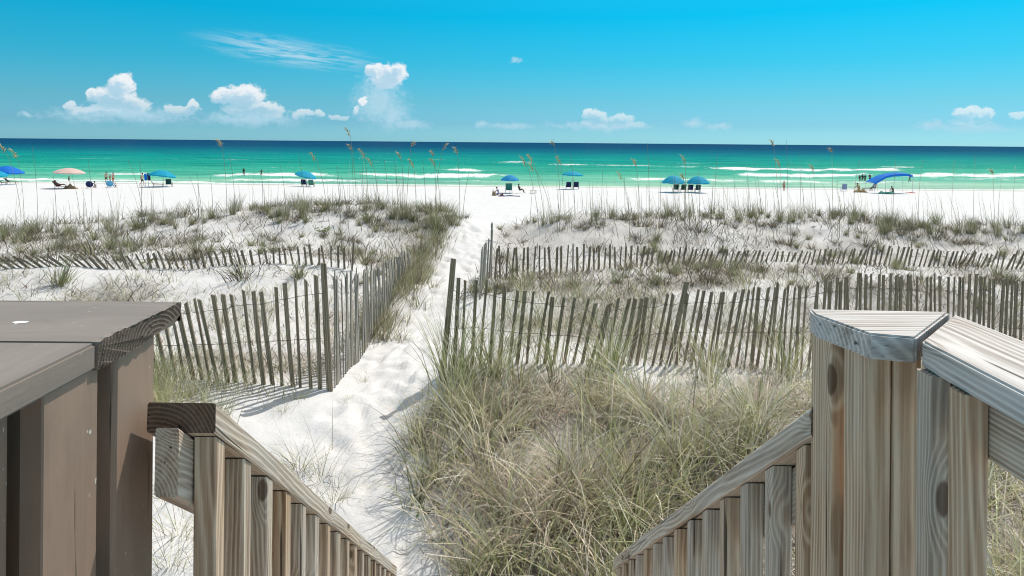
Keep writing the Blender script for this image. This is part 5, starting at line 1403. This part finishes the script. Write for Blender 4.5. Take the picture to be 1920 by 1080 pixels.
# sixth and seventh
umbrella(1263, 361, 45, 329, M_TEAL, 'teal beach umbrella, left of the adjoining pair over four chairs', UG, rise=0.55)
umbrella(1309, 361, 44, 330, M_TEAL, 'teal beach umbrella, right of the adjoining pair over four chairs', UG, rise=0.55)
for k, (px, m, w) in enumerate([(1267, M_DGREEN, 'first'), (1281, M_DGREEN, 'second'), (1294, M_NAVY, 'third, navy'), (1308, M_DGREEN, 'fourth')]):
    chair(px, 360, m, w + ' chair from the left in the row of four under the adjoining teal umbrellas', CG, s=0.95)
# right
person(1470, 358, 'stand', 'sunburnt bather standing alone at the water behind the crest grass', skin=0, cloth=M_RED, s=0.8, rz=0.3)
chair(1582, 359, M_STRIPE, 'empty blue-grey folding chair left of the big blue canopy', None, frame=M_ALU, recline=0.2)
# sun canopy
def sun_canopy():
    p = beach_at(1668, 362); sc = F / p.y
    root = empty('sun_canopy', p); tag(root, 'large blue sagging sun canopy with pale underside on thin poles', 'canopy')
    prof = [(1630, 343), (1640, 337), (1652, 330), (1664, 327), (1680, 326), (1694, 326), (1702, 328)]
    P = [at(a, b, p.y) - p for a, b in prof]
    def sheet(name, off, m, depth, sag, drop=0.0):
        bm = bmesh.new(); rows = []
        for j in range(6):
            v = j / 5; yy = (v - 0.5) * depth
            rows.append([bm.verts.new((q.x, yy, q.z + off + sag * math.sin(PI * v) + 0.05 * math.sin(i * 2.0))) for i, q in enumerate(P)])
        for a, b in zip(rows, rows[1:]):
            for q in range(len(P) - 1): bm.faces.new((a[q], a[q + 1], b[q + 1], b[q]))
        return obj(name, bm_mesh(name, bm, m, True), root)
    sheet('canopy_top', 0.02, M_BLUE, 2.2, 0.14); sheet('canopy_lining', -0.04, M_WHITE, 2.16, 0.10)
    bm = bmesh.new()
    up = [bm.verts.new((q.x, -1.11, q.z + 0.03)) for q in P]; dn = [bm.verts.new((q.x, -1.12, q.z - 0.24)) for q in P]
    for q in range(len(P) - 1): bm.faces.new((up[q], up[q + 1], dn[q + 1], dn[q]))
    obj('side_flap', bm_mesh('side_flap', bm, M_BLUE), root)
    for (i, yy) in ((0, -1.08), (6, -1.08), (0, 1.08), (6, 1.08), (2, -1.08)):
        bm = bmesh.new(); add_tube(bm, [(P[i].x + (0.2 if i == 0 else 0), yy, -0.3), (P[i].x, yy, P[i].z)], 0.022, 6); obj('pole', bm_mesh('pole', bm, M_ALU), root)
    for (i, dxx) in ((0, -1.0), (6, 1.3)):
        bm = bmesh.new(); add_tube(bm, [(P[i].x, -1.28, P[i].z), (P[i].x + dxx, -1.9, 0.0)], 0.008, 4); obj('guy_rope', bm_mesh('guy_rope', bm, M_WHITE), root)
sun_canopy()
person(1611, 360, 'kneel', 'person sitting on tan towel left of the blue canopy', skin=0, cloth=M_TAN, top=M_TAN, s=1.15, rz=0.4)
towel_heap(1613, 361, M_TAN, 'tan and brown bags around the person left of the blue canopy', 'beach_bags', 1.7, 0.6, 0.5, cat='bags')
ch = chair(1632, 358, M_NAVY, 'reclined navy chair with a sitter under the left edge of the blue canopy', None, rz=1.3, recline=0.5, long_=True)
person(1642, 358, 'sit', 'person in dark shorts sitting beneath the left edge of the blue canopy', skin=1, cloth=M_NAVY, rz=1.2, loc=Vector((beach_at(1641, 358))), s=1.1)
person(1675, 363, 'kneel', 'dark haired person crouching on the sand under the middle of the blue canopy', skin=2, cloth=M_DGREEN, top=M_DGREEN, rz=0.5, s=0.9)
towel_heap(1662, 364, M_GREENT, 'green blanket and bags on the sand under the blue canopy', 'blanket', 2.0, 0.7, 0.42, cat='blanket')
towel_heap(1708, 362, M_RED, 'red towel lying on the sand right of the blue canopy', 'towel', 1.2, 0.6, 0.12, cat='towel')
for (px, w, s_) in ((1612, 'leftmost', 0.85), (1617, 'middle', 0.95), (1622, 'rightmost', 0.9)):
    in_water(px, 341, 'stand', w + ' of three dark clad bathers in the shallows left of the blue canopy', skin=2, cloth=M_BLACK, top=M_BLACK, s=s_, depth=0.15)
in_water(1631, 342, 'stand', 'bather in the shallows just behind the left tip of the blue canopy', skin=2, cloth=M_BLACK, top=M_BLACK, s=0.95, depth=0.0)
in_water(1706, 343, 'walk', 'bather in black in the shallows right of the blue canopy', skin=2, cloth=M_BLACK, top=M_BLACK, s=0.98, rz=1.2)
